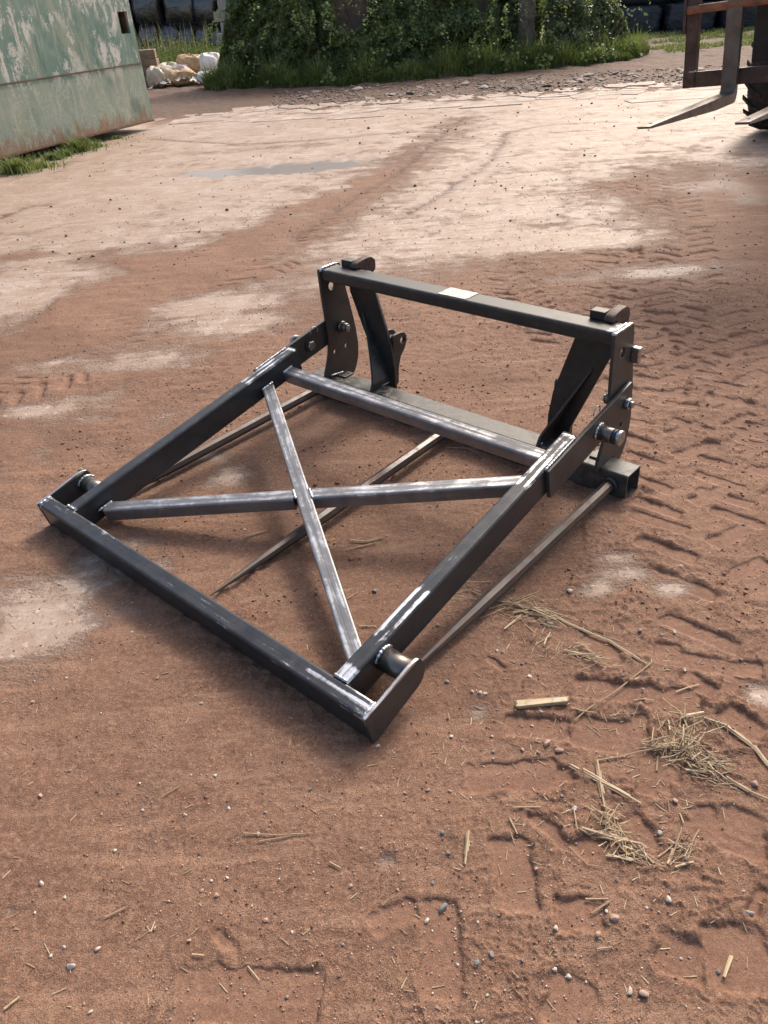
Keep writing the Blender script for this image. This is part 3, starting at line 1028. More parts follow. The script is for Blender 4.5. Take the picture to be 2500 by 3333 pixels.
# tines with collars
for x_, tip in ((0.066, 1.37), (0.822, 1.40), (1.566, 1.30)):
    a_ = L(x_, BS + 0.001, 0.050)
    b_ = L(x_ + (0.02 if x_ > .5 and x_ < 1 else 0), tip, 0.020)
    d_ = (b_ - a_)
    LL = d_.length
    tn = cyl('tine', a_, b_, 0.02, 'tine_steel', spike, seg=8,
             rings=[(0, .0225), (0.05, .0225), (LL * .35, .0225), (LL * .66, .0220), (LL * .8, .0165), (LL * .93, .0085), (LL * .985, .0035), (LL, .0015)])
    dn = d_.normalized()
    cyl('collar', a_ - dn * .0005, a_ + dn * 0.016, 0.034, 'black_frame', tn, seg=28, bevel=0.004, smooth=True)

# hinged frame: d runs down towards the front bar, n is its upper normal
AL = R(10.97)
dv = L(0, math.cos(AL), -math.sin(AL))
nv = L(0, math.sin(AL), math.cos(AL))
A0 = L(0, 1.518, 0.104)        # upper front edge of the front bar
exv = Vector((1, 0, 0))
FX0, FX1 = 0.0, 1.629
FW, FH = 0.057, 0.106


def fp(x, dist, n_=0.0):       # point on the frame plane: x, distance back from the front edge, height above its upper face
    return A0 + exv * x - dv * dist + nv * n_


def front_bare_sheen(t_, LL, per, a, b):
    on_top = b > FH / 2 - 0.010
    v = 0.27 if on_top else 0.0  # whole upper face lightened to paint in the sky's reflection
    e1 = LL - t_
    if on_top and e1 < 0.24:
        v = 0.30
        if abs(a + 0.002) < 0.006 or e1 < 0.018:
            v = 0.62
        if abs(a) > 0.02 and e1 < 0.10:
            v = 0.50
    if on_top and 0.03 < t_ < 0.16:
        v = max(v, 0.36 if a < 0.01 else 0.16)
    if on_top and t_ < 0.012:
        v = 0.7
    if on_top and a < -0.016 and t_ < 0.55:
        v = max(v, 0.40)
    if on_top and abs(a) < 0.003:
        v = max(v, 0.26)
    return v


fb = tube('front_bar', fp(FX0, FW / 2, -FH / 2), fp(FX1, FW / 2, -FH / 2), nv, FW, FH, 'mill_steel', spike, r=0.009, bare=front_bare_sheen, seg=0.02)

AX0, AX1, AW, AH = 0.106, 1.523, 0.0535, 0.108
ALEN = 1.218


def arm_bare_sheen(side):
    def f(t_, LL, per, a, b):
        on_top = b > AH / 2 - 0.010
        v = 0.25 if on_top else 0.0  # base tone on top is painted sky sheen; patches below are grinding
        e1 = LL - t_
        if on_top:
            if e1 < 0.30:
                v = 0.36
                if abs(abs(a) - 0.014) < 0.005:
                    v = 0.55
            if e1 < 0.012:
                v = 0.7
            if side > 0 and t_ < 0.045:
                v = 0.62
            if side > 0 and 0.16 < t_ < 0.36 and abs(abs(a) - 0.016) < 0.005:
                v = 0.55
            if t_ < 0.012:
                v = max(v, 0.5)
            if abs(a) < 0.003:
                v = max(v, 0.22)
        elif abs(b) < AH / 2 - 0.012:
            v = 0.02
        return v
    return f


arms = []
for sgn, xc in ((-1, AX0 + AW / 2), (1, AX1 - AW / 2)):
    am = tube('side_arm', fp(xc, FW + 0.001, -AH / 2 - 0.001), fp(xc, ALEN, -AH / 2 - 0.001), nv, AW, AH, 'mill_steel', spike, r=0.010, bare=arm_bare_sheen(sgn), seg=0.02)
    arms.append(am)
    # weld collar to the front bar
    weld('weld_bead', [fp(xc - AW / 2 + .004, FW + .003, 0.0005), fp(xc + AW / 2 - .004, FW + .003, 0.0005)], 0.0055, am)
    weld('weld_bead', [fp(xc + sgn * AW / 2, FW + .003, -.01), fp(xc + sgn * AW / 2, FW + .003, -AH + .01)], 0.005, am)
    # end cap
    plate('end_cap', rounded([(-AW / 2, -AH), (AW / 2, -AH), (AW / 2, 0), (-AW / 2, 0)], 0.010, 4), [], 0.006, 'plate_steel', am, fp(xc, ALEN + 0.0035, 0.0), exv, nv, dv)
    # link plate on the outer face, bolted to the headstock side plate
    lx = AX1 + 0.009 if sgn > 0 else AX0 - 0.009
    lo = [(1.022, -0.004), (1.022, -0.118), (1.40, -0.120), (1.545, -0.122), (1.575, -0.110), (1.590, -0.02), (1.582, -0.005), (1.24, -0.004)]
    lk = plate('link_plate', rounded(lo, [.004, .004, 0, .02, .02, .02, .006, 0], 4), [], 0.015, 'plate_steel', spike, fp(lx, 0, 0), -dv, nv, exv)
    weld('weld_bead', [fp(lx - sgn * .007, 1.024, -.002), fp(lx - sgn * .007, 1.10, -.001), fp(lx - sgn * .007, 1.212, -.001)], 0.0042, lk)
    ox_ = lx + sgn * 0.0075
    pc = L(0, 0.189, 0.298)
    pc.x = ox_
    pin = cyl('hinge_pin', pc, pc + exv * sgn * 0.056, 0.027, 'pin_steel', lk, seg=32, bevel=0.002, smooth=True)
    ps = pc + exv * sgn * 0.0565
    cyl('seal_ring', ps, ps + exv * sgn * 0.012, 0.0265, 'black_frame', lk, seg=32, smooth=True)
    cyl('pin_head', ps + exv * sgn * 0.0125, ps + exv * sgn * 0.030, 0.0275, 'zinc', lk, seg=32, bevel=0.003, smooth=True)
    wb = [pc + Vector((sgn * .003, 0.029 * math.cos(a), 0.029 * math.sin(a))) for a in np.linspace(R(20), R(210), 14)]
    weld('weld_bead', wb, 0.0055, lk)
    ix_ = lx - sgn * 0.0075
    pi_ = pc.copy()
    pi_.x = ix_
    hn = hexbolt('bolt_head', pi_, (-sgn, 0, 0), 0.023, 0.020, 'zinc', lk)
    cyl('bolt_washer', pi_ - exv * sgn * 0.0005 + Vector((0, 0, 0)), pi_ - exv * sgn * 0.0045, 0.031, 'black_frame', lk, seg=24)
    # grease loop showing above the plate
    lp = [pi_ + Vector((-sgn * .012, 0.022 * math.cos(a) + .025, 0.058 + 0.022 * math.sin(a))) for a in np.linspace(R(-20), R(200), 14)]
    weld('safety_ring', lp, 0.0022, lk, 'zinc')

# end plates, spacer tubes
ep = rounded([(0, 0.006), (0, -FH - 0.002), (0.035, -FH - 0.002), (0.215, -0.086), (0.238, -0.040), (0.222, 0.008), (0.19, 0.014), (0.06, 0.006)], [.003, .006, .02, .05, .035, .03, .03, .01], 6)
for sgn, xc in ((-1, FX0 - 0.0055), (1, FX1 + 0.0055)):
    e_ = plate('end_plate', ep, [], 0.010, 'plate_steel', fb, fp(xc, -0.002, 0), -dv, nv, exv)
    at_ = e_.data.attributes.new('bare', 'FLOAT', 'POINT')
    at_.data.foreach_set('value', [0.66 if (v.co - fp(v.co.x, 0, 0)).dot(nv) > 0.003 else 0.02 for v in e_.data.vertices])
    xin = FX0 if sgn < 0 else FX1
    weld('weld_bead', [fp(xin - sgn * .002, 0.004, 0.001), fp(xin - sgn * .002, FW - .002, 0.001)], 0.0062, e_)
    weld('weld_bead', [fp(xin - sgn * .002, FW, -.008), fp(xin - sgn * .002, FW, -FH + .02)], 0.005, e_)
    cxp = L(0, 1.318, 0.094)
    a_ = cxp.copy()
    a_.x = AX1 + 0.0005 if sgn > 0 else AX0 - 0.0005
    b_ = cxp.copy()
    b_.x = FX1 - 0.0005 if sgn > 0 else FX0 + 0.0005
    spc = cyl('spacer_tube', a_, b_, 0.0345, 'pin_steel', spike, seg=32, smooth=True)
    for q, pt in ((1, a_), (-1, b_)):
        if (sgn > 0 and q < 0):
            continue
        weld('weld_bead', [pt + Vector((sgn * q * .003, .036 * math.cos(a), .036 * math.sin(a))) for a in np.linspace(R(30), R(170), 14)], 0.0055, spc)

# upper cross tube between the arms
XB = 1.146


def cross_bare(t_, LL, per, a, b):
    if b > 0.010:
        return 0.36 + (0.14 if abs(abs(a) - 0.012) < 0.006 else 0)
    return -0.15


ia, ib = AX0 + AW + 0.0005, AX1 - AW - 0.0005
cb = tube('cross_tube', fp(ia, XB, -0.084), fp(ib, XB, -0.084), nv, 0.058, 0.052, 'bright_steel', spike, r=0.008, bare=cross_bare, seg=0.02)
for xx in (ia + .002, ib - .002):
    weld('weld_bead', [fp(xx, XB - .028, -.057), fp(xx, XB + .028, -.057)], 0.0055, cb)


# diagonal braces: one continuous, the other in two pieces
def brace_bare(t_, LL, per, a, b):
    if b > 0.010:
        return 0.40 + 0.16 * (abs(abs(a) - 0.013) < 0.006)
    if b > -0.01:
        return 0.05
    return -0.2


def fpd(x, dist):
    return fp(x, dist, -0.086)


DW = 0.054
pA0, pA1 = fpd(ia + 0.010, 1.014), fpd(ib - 0.010, 0.150)
pB0, pB1 = fpd(ia + 0.010, 0.160), fpd(ib - 0.010, 1.012)
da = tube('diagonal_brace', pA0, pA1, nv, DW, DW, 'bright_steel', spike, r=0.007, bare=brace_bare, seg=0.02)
# crossing point
u_, w_ = pA1 - pA0, pB1 - pB0
k_ = ((pB0.x - pA0.x) * w_.y - (pB0.y - pA0.y) * w_.x) / (u_.x * w_.y - u_.y * w_.x)
X_ = pA0 + u_ * k_
wd = w_.normalized()
sinx = abs(u_.normalized().cross(wd).length)
gap = (DW / 2) / sinx + DW / 2 * abs(u_.normalized().dot(wd)) / sinx * 0.0 + 0.001
for (a_, b_) in ((pB0, X_ - wd * gap), (X_ + wd * gap, pB1)):
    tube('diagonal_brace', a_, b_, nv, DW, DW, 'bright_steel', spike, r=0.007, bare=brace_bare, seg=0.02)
ud = u_.normalized()
for s_ in (-1, 1):
    c_ = X_ + wd * s_ * gap + nv * DW / 2
    weld('weld_bead', [c_ - ud * DW * .52, c_ + ud * DW * .52], 0.0048, da)
for pt, dr in ((pA0, (0, 1)), (pA1, (0, 1)), (pB0, (0, 1)), (pB1, (0, 1))):
    c_ = pt + nv * DW / 2
    weld('weld_bead', [c_ - dv * .032, c_ + dv * .032], 0.0055, da)

# ------------------------------------------------------------------ green container
t = NT('green_paint')
co = t.coords('Object')
gz = t.n('ShaderNodeSeparateXYZ')
t.put(gz.inputs[0], co)
drip = t.coords('Object', (1.0, 1.0, 0.35))
n1 = t.noise(co, 1.6, 6, 0.65, 0.3)
n2 = t.noise(drip, 6, 7, 0.68, 0.5)
n3 = t.noise(co, 30, 5, 0.7)
up_ = t.ramp(gz.outputs[2], 0.70, 0.74)
low = t.mix(t.ramp(n1, 0.3, 0.7), (0.20, 0.275, 0.22), (0.31, 0.36, 0.28))
hig = t.mix(t.ramp(n1, 0.3, 0.7), (0.105, 0.195, 0.160), (0.195, 0.28, 0.23))
c_ = t.mix(up_, low, hig)
c_ = t.mix(t.math('MULTIPLY', t.ramp(n2, 0.48, 0.60), 0.75), c_, (0.085, 0.165, 0.125))
c_ = t.mix(t.math('MULTIPLY', t.ramp(t.noise(t.coords('Object', (1.0, 1.0, 0.12)), 16, 6, 0.65), 0.52, 0.66), 0.5), c_, (0.40, 0.41, 0.33))
c_ = t.mix(t.math('MULTIPLY', t.ramp(t.noise(co, 7, 8, 0.75, 0.9), 0.60, 0.66), 0.75), c_, (0.10, 0.13, 0.11))
c_ = t.mix(t.math('MULTIPLY', t.ramp(t.noise(drip, 3.1, 7, 0.7, 0.6), 0.5, 0.66), 0.55), c_, (0.36, 0.37, 0.27))
fl = t.math('ADD', n2, t.math('MULTIPLY', n3, 0.28))
fl2 = t.math('ADD', t.noise(t.coords('Object', (1.0, 1.0, 0.5)), 3.4, 8, 0.72, 0.7), t.math('MULTIPLY', n3, 0.18))
wh = t.math('MAXIMUM', t.math('MULTIPLY', t.ramp(fl, 0.63, 0.70), t.ramp(t.noise(co, 1.3, 3, 0.5), 0.38, 0.52)), t.math('MULTIPLY', t.ramp(fl2, 0.68, 0.715), 0.8))
c_ = t.mix(t.math('MULTIPLY', wh, t.ramp(gz.outputs[2], 0.55, 0.9, 0.35, 0.9)), c_, (0.60, 0.585, 0.53))
rs = t.math('ADD', t.ramp(gz.outputs[2], 0.46, 0.0, 0.0, 0.44, False), t.math('MULTIPLY', t.math('SUBTRACT', t.noise(drip, 11, 8, 0.72, 0.8), 0.5), 1.3))
c_ = t.mix(t.math('MULTIPLY', t.ramp(rs, 0.26, 0.46), 0.85), c_, t.mix(n3, (0.20, 0.095, 0.05), (0.36, 0.215, 0.13)))
t.set(color=c_, rough=0.55, spec=0.4, normal=t.bump(t.math('ADD', n2, t.math('MULTIPLY', n3, 0.4)), 0.25, 0.01))
M['green_paint'] = t.m
simple('dark_inside', (0.02, 0.012, 0.012), 0.8)
simple('rusty_iron', (0.16, 0.085, 0.055), 0.7, 0.2, 0.4, 14, 0.5, 0.006, dirt=(0.09, 0.06, 0.05), dirt_amt=0.6)

kA = np.array([-3.254, 13.835])
kB = np.array([-4.606, 10.964])
kd = (kB - kA) / np.linalg.norm(kB - kA)           # along the wall towards the viewer's left
k_ang = math.atan2(kd[1], kd[0])
ZB = 0.13
cont = empty('container', (kA[0], kA[1], ZB), k_ang)   # local x runs along the wall, local z up from its lower edge
tag(cont, 'weathered green steel container with peeling paint and rusty lower edge', 'container')
CLN = 5.6
# outer side is local +y or -y: the one that faces the camera
ny = Vector((-math.sin(k_ang), math.cos(k_ang)))
out = 1 if ny.dot(Vector((0, 0)) - Vector(kA)) > 0 else -1
SEAM = 0.774
box('lower_panel', (CLN / 2, 0, SEAM / 2), (CLN, 0.05, SEAM), 'green_paint', cont, bevel=0.004)
up_out = [(0.0, SEAM + 0.012), (CLN, SEAM + 0.012), (CLN, 2.6), (0, 2.6)]
plate('upper_panel', up_out, [[(0.10, 1.175), (0.10, 1.45), (0.31, 1.45), (0.31, 1.175)]], 0.046, 'green_paint', cont, (0, -0.004 * out, 0), (1, 0, 0), (0, 0, 1), (0, 1, 0))
box('seam_strip', (CLN / 2, 0.030 * out, SEAM + 0.003), (CLN, 0.012, 0.014), 'rusty_iron', cont, bevel=0.002)
box('bottom_rail', (CLN / 2, 0.012 * out, -0.012), (CLN + .02, 0.07, 0.022), 'rusty_iron', cont, bevel=0.003)
box('slot_back', (0.20, -0.13 * out, 1.313), (0.30, 0.02, 0.36), 'dark_inside', cont, bevel=0.0)
box('slot_frame', (0.088, -0.075 * out, 1.313), (0.018, 0.09, 0.30), 'rusty_iron', cont, bevel=0.002)
box('slot_lip', (0.20, -0.075 * out, 1.463), (0.20, 0.09, 0.014), 'rusty_iron', cont, bevel=0.002)
cyl('latch_pin', (0.24, -0.10 * out, 1.33), (0.29, -0.03 * out, 1.33), 0.013, 'zinc', cont, seg=12)
box('end_wall', (0.028, -1.30 * out, 1.28), (0.05, 2.5, 2.56), 'green_paint', cont, bevel=0.004)
box('far_side_wall', (CLN / 2, -2.58 * out, 1.28), (CLN, 0.05, 2.56), 'green_paint', cont, bevel=0.004)
box('roof', (CLN / 2, -1.28 * out, 2.63), (CLN, 2.66, 0.05), 'green_paint', cont, bevel=0.004)
box('floor_plate', (CLN / 2, -1.30 * out, 0.02), (CLN - .12, 2.4, 0.03), 'rusty_iron', cont, bevel=0.0)
for x_ in (2.2, 5.0):
    box('foot_beam', (x_, -1.30 * out, -0.085), (0.14, 2.3, 0.12), 'rusty_iron', cont, bevel=0.01)

# ------------------------------------------------------------------ loader with pallet forks
simple('loader_iron', (0.075, 0.052, 0.042), 0.55, 0.35, 0.35, 10, 0.4, 0.005, dirt=(0.16, 0.085, 0.055), dirt_amt=0.5)
simple('loader_dark', (0.018, 0.017, 0.018), 0.6, 0.0, 0.4, 8, 0.3, 0.004)
simple('rust_tube', (0.26, 0.12, 0.065), 0.7, 0.15, 0.35, 12, 0.5, 0.004)
simple('fork_steel', (0.13, 0.108, 0.09), 0.45, 0.4, 0.3, 9, 0.3, 0.004, dirt=(0.20, 0.13, 0.09), dirt_amt=0.5)
simple('yellow_paint', (0.62, 0.33, 0.035), 0.45, 0.0, 0.2, 10, 0.2, 0.003, dirt=(0.2, 0.12, 0.07), dirt_amt=0.5)
simple('tyre_rubber', (0.018, 0.017, 0.016), 0.85, 0.0, 0.4, 12, 0.5, 0.006, dirt=(0.075, 0.05, 0.036), dirt_amt=0.5)
simple('glass_dark', (0.02, 0.025, 0.03), 0.08, 0.0, 0.1, 3, 0.0, 0.001)
th, ti, ro = 0.752, 0.026, 0.082
w0 = Vector((math.cos(th), -math.sin(th), 0))
f0 = Vector((-math.sin(th), -math.cos(th), 0))
u0 = Vector((0, 0, 1))
fF = f0 * math.cos(ti) - u0 * math.sin(ti)
uu = u0 * math.cos(ti) + f0 * math.sin(ti)
fW = w0 * math.cos(ro) + uu * math.sin(ro)
fU = uu * math.cos(ro) - w0 * math.sin(ro)
HE = Vector((2.349, 5.533, 0.930))
loader = empty('farm_loader', (4.72, 9.62, 0), 0)
tag(loader, 'muddy farm loader holding rusty pallet forks off the ground', 'loader')
LO = Vector(loader.location)


def K(f_, w_, u_):
    return HE + fF * f_ + fW * w_ + fU * u_ - LO


Rk = Matrix((fW, -fF, fU)).transposed()


def kbox(name, f_, w_, u_, sf, sw, su, mat, parent=loader, bevel=0.004):
    return box(name, K(f_, w_, u_), (sw, sf, su), mat, parent, bevel=bevel, rot=Rk)


for w_ in (0.0, 0.526):
    prof = [(1.20, 0.0), (0.0, 0.0), (0.0, 0.60), (-0.038, 0.60), (-0.040, -0.005), (-0.030, -0.045), (0.0, -0.060), (0.30, -0.060), (1.18, -0.014)]
    ob = plate('fork', rounded(prof, [.004, .03, .004, .004, .03, .03, .03, 0, .004], 4), [], 0.094, 'fork_steel', loader, K(0, w_ + 0.047, 0), fF, fU, fW, bevel=0.002)
    # taper the tip
    c0 = K(0, w_ + 0.047, 0)
    for v in ob.data.vertices:
        q = (v.co - c0).dot(fF)
        if q > 1.0:
            v.co -= fW * (v.co - c0).dot(fW) * (q - 1.0) / 0.2 * 0.22
    cyl('fork_hole', K(1.10, w_ + .047, 0.0012), K(1.10, w_ + .047, 0.0024), 0.010, 'loader_dark', ob, seg=16)
kbox('carriage_lower_bar', -0.062, 0.28, 0.085, 0.040, 1.10, 0.092, 'loader_iron')
kbox('carriage_top_bar', -0.062, 0.28, 0.62, 0.040, 1.10, 0.09, 'loader_iron')
for w_ in (-0.225, 0.80):
    kbox('carriage_upright', -0.060, w_, 0.34, 0.055, 0.075, 0.60, 'loader_iron')
kbox('carriage_side_flange', -0.058, -0.272, 0.50, 0.07, 0.020, 0.30, 'loader_iron')
cyl('carriage_tube', K(-0.02, -0.25, 0.479), K(-0.02, 0.86, 0.479), 0.024, 'rust_tube', loader, seg=20, smooth=True)
kbox('weld_lump', -0.040, -0.205, 0.134, 0.03, 0.04, 0.008, 'weld_metal', bevel=0.002)
# coupling and boom behind the carriage
kbox('quick_hitch', -0.26, 0.46, 0.56, 0.16, 0.70, 0.84, 'loader_dark', bevel=0.01)
kbox('hitch_arm', -0.55, 0.46, 0.44, 0.6, 0.30, 0.34, 'loader_dark', bevel=0.02)
bo0, bo1 = K(-0.8, 0.46, 0.50), Vector((0.95, 1.0, 1.75))
tube('boom', bo0, bo1, (0, 0, 1), 0.42, 0.52, 'loader_dark', loader, r=0.02)  # section thickened to throw a wider shadow on the mud
cyl('tilt_ram', K(-0.25, 0.46, 0.18), K(-1.2, 0.46, 0.42), 0.035, 'yellow_paint', loader, seg=16)
# chassis and cab behind the front axle
fh = -f0                                 # backwards
rotL = Matrix((w0, fh, u0)).transposed()


def B(back, side, z):                    # position relative to the ground point between the front wheels
    return AX + fh * back + w0 * side + u0 * z


AX = w0 * 0.93 + fh * 0.10
box('chassis', B(0.9, 0, 0.85), (0.95, 3.4, 0.42), 'yellow_paint', loader, bevel=0.03, rot=rotL)
box('axle', B(0.0, 0, 0.64), (1.5, 0.24, 0.24), 'loader_dark', loader, bevel=0.03, rot=rotL)
box('axle', B(2.5, 0, 0.64), (1.5, 0.24, 0.24), 'loader_dark', loader, bevel=0.03, rot=rotL)
box('bonnet', B(1.9, 0.42, 1.45), (0.75, 1.6, 0.75), 'yellow_paint', loader, bevel=0.08, rot=rotL)
cabp = box('cab', B(1.2, -0.5, 1.75), (0.85, 1.3, 1.5), 'loader_dark', loader, bevel=0.06, rot=rotL)
box('windscreen', B(0.54, -0.5, 1.95), (0.72, 0.012, 0.85), 'glass_dark', cabp, bevel=0.0, rot=rotL)


def wheel(back, side):
    c_ = B(back, side, 0.66)
    sgn = 1 if side > 0 else -1
    whl = cyl('tyre', c_ - w0 * 0.21, c_ + w0 * 0.21, 0.62, 'tyre_rubber', loader, seg=48, smooth=True,
              rings=[(0, .36), (0.02, .46), (0.035, .56), (0.08, .61), (0.14, .625), (0.21, .63), (0.28, .625), (0.34, .61), (0.385, .56), (0.40, .46), (0.42, .36)])
    for k in range(22):
        for sd in (-1, 1):
            a = 2 * math.pi * (k + (0.5 if sd > 0 else 0)) / 22
            V = []
            for q, (s_, da) in enumerate(((0.005, 0.10), (0.10, 0.02), (0.205, -0.14))):
                for rr, tw in ((0.60, 0.042), (0.645 - (0.03 if q == 2 else 0), 0.034)):
                    for e in (-1, 1):
                        an = a + da + e * tw
                        V.append(c_ + w0 * sd * s_ + (fh * math.cos(an) + u0 * math.sin(an)) * rr)
            F = []
            for q in (0, 1):
                o_ = q * 4
                F += [(o_, o_ + 1, o_ + 5, o_ + 4), (o_ + 2, o_ + 3, o_ + 7, o_ + 6), (o_, o_ + 2, o_ + 6, o_ + 4), (o_ + 1, o_ + 3, o_ + 7, o_ + 5)]
            F += [(0, 1, 3, 2), (8, 9, 11, 10)]
            pymesh('tread_lug', V, F, 'tyre_rubber', whl)
    cyl('rim', c_ + w0 * sgn * 0.10, c_ + w0 * sgn * 0.18, 0.36, 'yellow_paint', whl, seg=32, rings=[(0, .36), (0.05, .36), (0.06, .33), (0.02, .30), (0.02, .12), (0.08, .12)])


for bk in (0.0, 2.5):
    for sd in (-0.93, 0.93):
        wheel(bk, sd)

# ------------------------------------------------------------------ bales
t = NT('bale_wrap')
co = t.coords('Object')
n1, n2 = t.noise(t.coords('Object', (1.0, 0.35, 1.0)), 7, 5, 0.6, 0.5), t.noise(co, 26, 4, 0.6)
t.set(color=t.mix(t.ramp(n1, 0.35, 0.65), (0.022, 0.023, 0.026), (0.045, 0.047, 0.052)), rough=t.ramp(n2, 0.3, 0.7, 0.16, 0.30), spec=1.0, coat=0.6,
      normal=t.bump(t.math('ADD', n1, t.math('MULTIPLY', n2, 0.2)), 0.55, 0.05))
M['bale_wrap'] = t.m
t = NT('bale_wrap_dull')
co = t.coords('Object')
n1, n2 = t.noise(t.coords('Object', (0.25, 1.0, 2.4)), 6, 5, 0.6, 0.4), t.noise(co, 26, 4, 0.6)
t.set(color=t.mix(t.ramp(n1, 0.35, 0.65), (0.014, 0.018, 0.026), (0.030, 0.037, 0.05)), rough=t.ramp(n2, 0.3, 0.7, 0.32, 0.5), spec=0.5,
      normal=t.bump(t.math('ADD', n1, t.math('MULTIPLY', n2, 0.3)), 0.7, 0.04))
M['bale_wrap_dull'] = t.m


def bale_mesh(seed, sx, sy, sz, squ, name='bale'):
    """wrapped bale: rounded body with pulled-in ends, creases and sag; base at z 0"""
    rg = np.random.default_rng(seed)
    nu, nvv = 44, 26
    V = []
    ph = rg.uniform(0, 6.28, 6)
    for i in range(nvv + 1):
        b = -1 + 2 * i / nvv                     # along the axis (local y)
        edge = (1 - abs(b) ** 5) ** (1 / 2.6) if abs(b) < 1 else 0.0
        rr0 = 0.30 + 0.70 * edge if abs(b) > .80 else 0.30 + 0.70 * edge
        for k in range(nu):
            a = 2 * math.pi * k / nu
            ca, sa = math.cos(a), math.sin(a)
            q = (abs(ca) ** squ + abs(sa) ** squ) ** (-1 / squ)
            w_ = 1 + 0.018 * math.sin(5 * a + ph[0] + 3 * b) + 0.014 * math.sin(11 * b + ph[1] + a) + 0.012 * math.sin(17 * a + 9 * b + ph[2]) + rg.normal(0, .006)
            x_, z_ = ca * q * rr0 * w_, sa * q * rr0 * w_
            z_ = max(z_, -0.93)
            V.append((x_ * sx / 2, b * sy / 2 + .02 * math.sin(3 * a + ph[3]), (z_ + 0.93) / 1.93 * sz))
    F = []
    for i in range(nvv):
        for k in range(nu):
            k2 = (k + 1) % nu
            F.append((i * nu + k, i * nu + k2, (i + 1) * nu + k2, (i + 1) * nu + k))
    F += [tuple(range(nu)), tuple(range(nvv * nu, (nvv + 1) * nu))]
    me = bpy.data.meshes.new(name)
    me.from_pydata(V, [], F)
    bm = bmesh.new()
    bm.from_mesh(me)
    bmesh.ops.recalc_face_normals(bm, faces=bm.faces[:])
    bm.to_mesh(me)
    bm.free()
    return me


def bale(seed, ctr, size, rz, mat, label, group, squ=2.6, tilt=(0, 0)):
    me = bale_mesh(seed, *size, squ)
    o = link_mesh('wrapped_bale', me, mat, None, True)
    o.location = ctr
    o.rotation_euler = (tilt[0], tilt[1], rz)
    tag(o, label, 'bale', group)
    return o


gl = ground_z(-6, 31)
# stack behind the weeds, seen past the container
rowA = [(-7.55, .66, 1.22), (-6.86, .70, 1.22), (-6.20, .66, 1.14), (-5.55, .62, 1.08), (-5.05, .46, 1.00), (-4.62, .50, .92)]
for i, (x_, w_, h_) in enumerate(rowA):
    bale(40 + i, (x_ + .05, 31.2 + (i % 2) * .06, gl - 0.02), (1.15, w_ * 1.04, h_), R(84 + 6 * (i % 3)), 'bale_wrap', 'shiny black plastic wrapped bale in bottom row behind the weeds', 'bottom row of shiny black bales', 2.4)
for i, (x_, w_) in enumerate([(-7.75, .9), (-6.80, .94), (-5.78, .98), (-4.86, .84), (-4.15, .56)]):
    bale(60 + i, (x_ + .1, 31.3 + (i % 2) * .06, gl + 1.03 - .06 * i), (1.25, w_ * 1.06, 1.25), R(80 + 8 * (i % 3)), 'bale_wrap', 'shiny black plastic wrapped bale on top of the stack behind the weeds',
         'top row of shiny black bales', 2.3, (0, R(-6 + 3 * i)))
for i in range(4):
    for lv_ in (0, 1):
        bale(70 + 2 * i + lv_, (-7.9 + 1.22 * i, 32.75, gl + 1.22 * lv_), (1.25, 1.3, 1.28), R(90), 'bale_wrap', 'black wrapped bale at the back glimpsed between the shiny front bales', 'rear bales behind the shiny stack', 2.3)
# dull bales beyond the bush, behind the loader forks
gr_ = ground_z(9, 27)
for i, (x_, y_) in enumerate([(8.72, 27.7), (10.32, 27.5), (11.95, 27.3), (13.6, 27.1)]):
    bale(80 + i, (x_, y_, gr_ - .02), (0.9, 1.52, 0.82), R(90 - 3), 'bale_wrap_dull', 'dull dark wrapped bale on the grass beyond the bush', 'bottom row of dull dark bales', 5.0)
    bale(95 + i, (x_ + .8, y_ + 1.1, gr_ - .02), (0.9, 1.6, 1.9), R(90), 'bale_wrap_dull', 'dull dark wrapped bale standing in the rear row beyond the bush', 'rear row of dull dark bales', 5.0)
    bale(90 + i, (x_ + .12, y_ + .04, gr_ + 0.80), (0.9, 1.50, 0.80), R(90 - 5), 'bale_wrap_dull', 'dull dark wrapped bale stacked on another beyond the bush', 'upper row of dull dark bales', 5.0)

# ------------------------------------------------------------------ overgrown wall
simple('pale_block', (0.50, 0.465, 0.42), 0.85, 0.0, 0.14, 5, 0.6, 0.006, dirt=(0.28, 0.25, 0.21), dirt_amt=0.5)
simple('old_render', (0.46, 0.34, 0.265), 0.9, 0.0, 0.22, 4, 0.6, 0.01, dirt=(0.16, 0.13, 0.10), dirt_amt=0.6)
simple('grey_timber', (0.215, 0.185, 0.155), 0.85, 0.0, 0.3, 6, 0.6, 0.008, dirt=(0.10, 0.085, 0.07), dirt_amt=0.6)
simple('brown_timber', (0.235, 0.165, 0.115), 0.85, 0.0, 0.25, 7, 0.5, 0.006)
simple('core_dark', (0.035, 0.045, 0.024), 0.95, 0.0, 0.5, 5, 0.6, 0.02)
simple('twig', (0.085, 0.06, 0.042), 0.9, 0.0, 0.3, 20, 0.4, 0.003)

WY = 20.55
wall = empty('old_wall', (-2.98, WY, 0))
tag(wall, 'old rendered wall with pale block corner under the ivy', 'wall')
box('render_face', (3.55, 0.16, 1.4), (6.2, 0.24, 2.9), 'old_render', wall, bevel=0.01)
wr = np.random.default_rng(8)
bz = 0.0
for c_i in range(14):
    x_ = -0.02 if c_i % 2 == 0 else 0.10
    for b_i in range(2):
        L_ = 0.44 if (b_i or c_i % 2 == 0) else 0.215
        box('block', (x_ + L_ / 2, 0.02 + wr.normal(0, .008), bz + 0.1), (L_ - 0.012, 0.22, 0.196), 'pale_block', wall, bevel=0.008, rough=0.003)
        x_ += L_
        if x_ > 0.42:
            break
    bz += 0.208

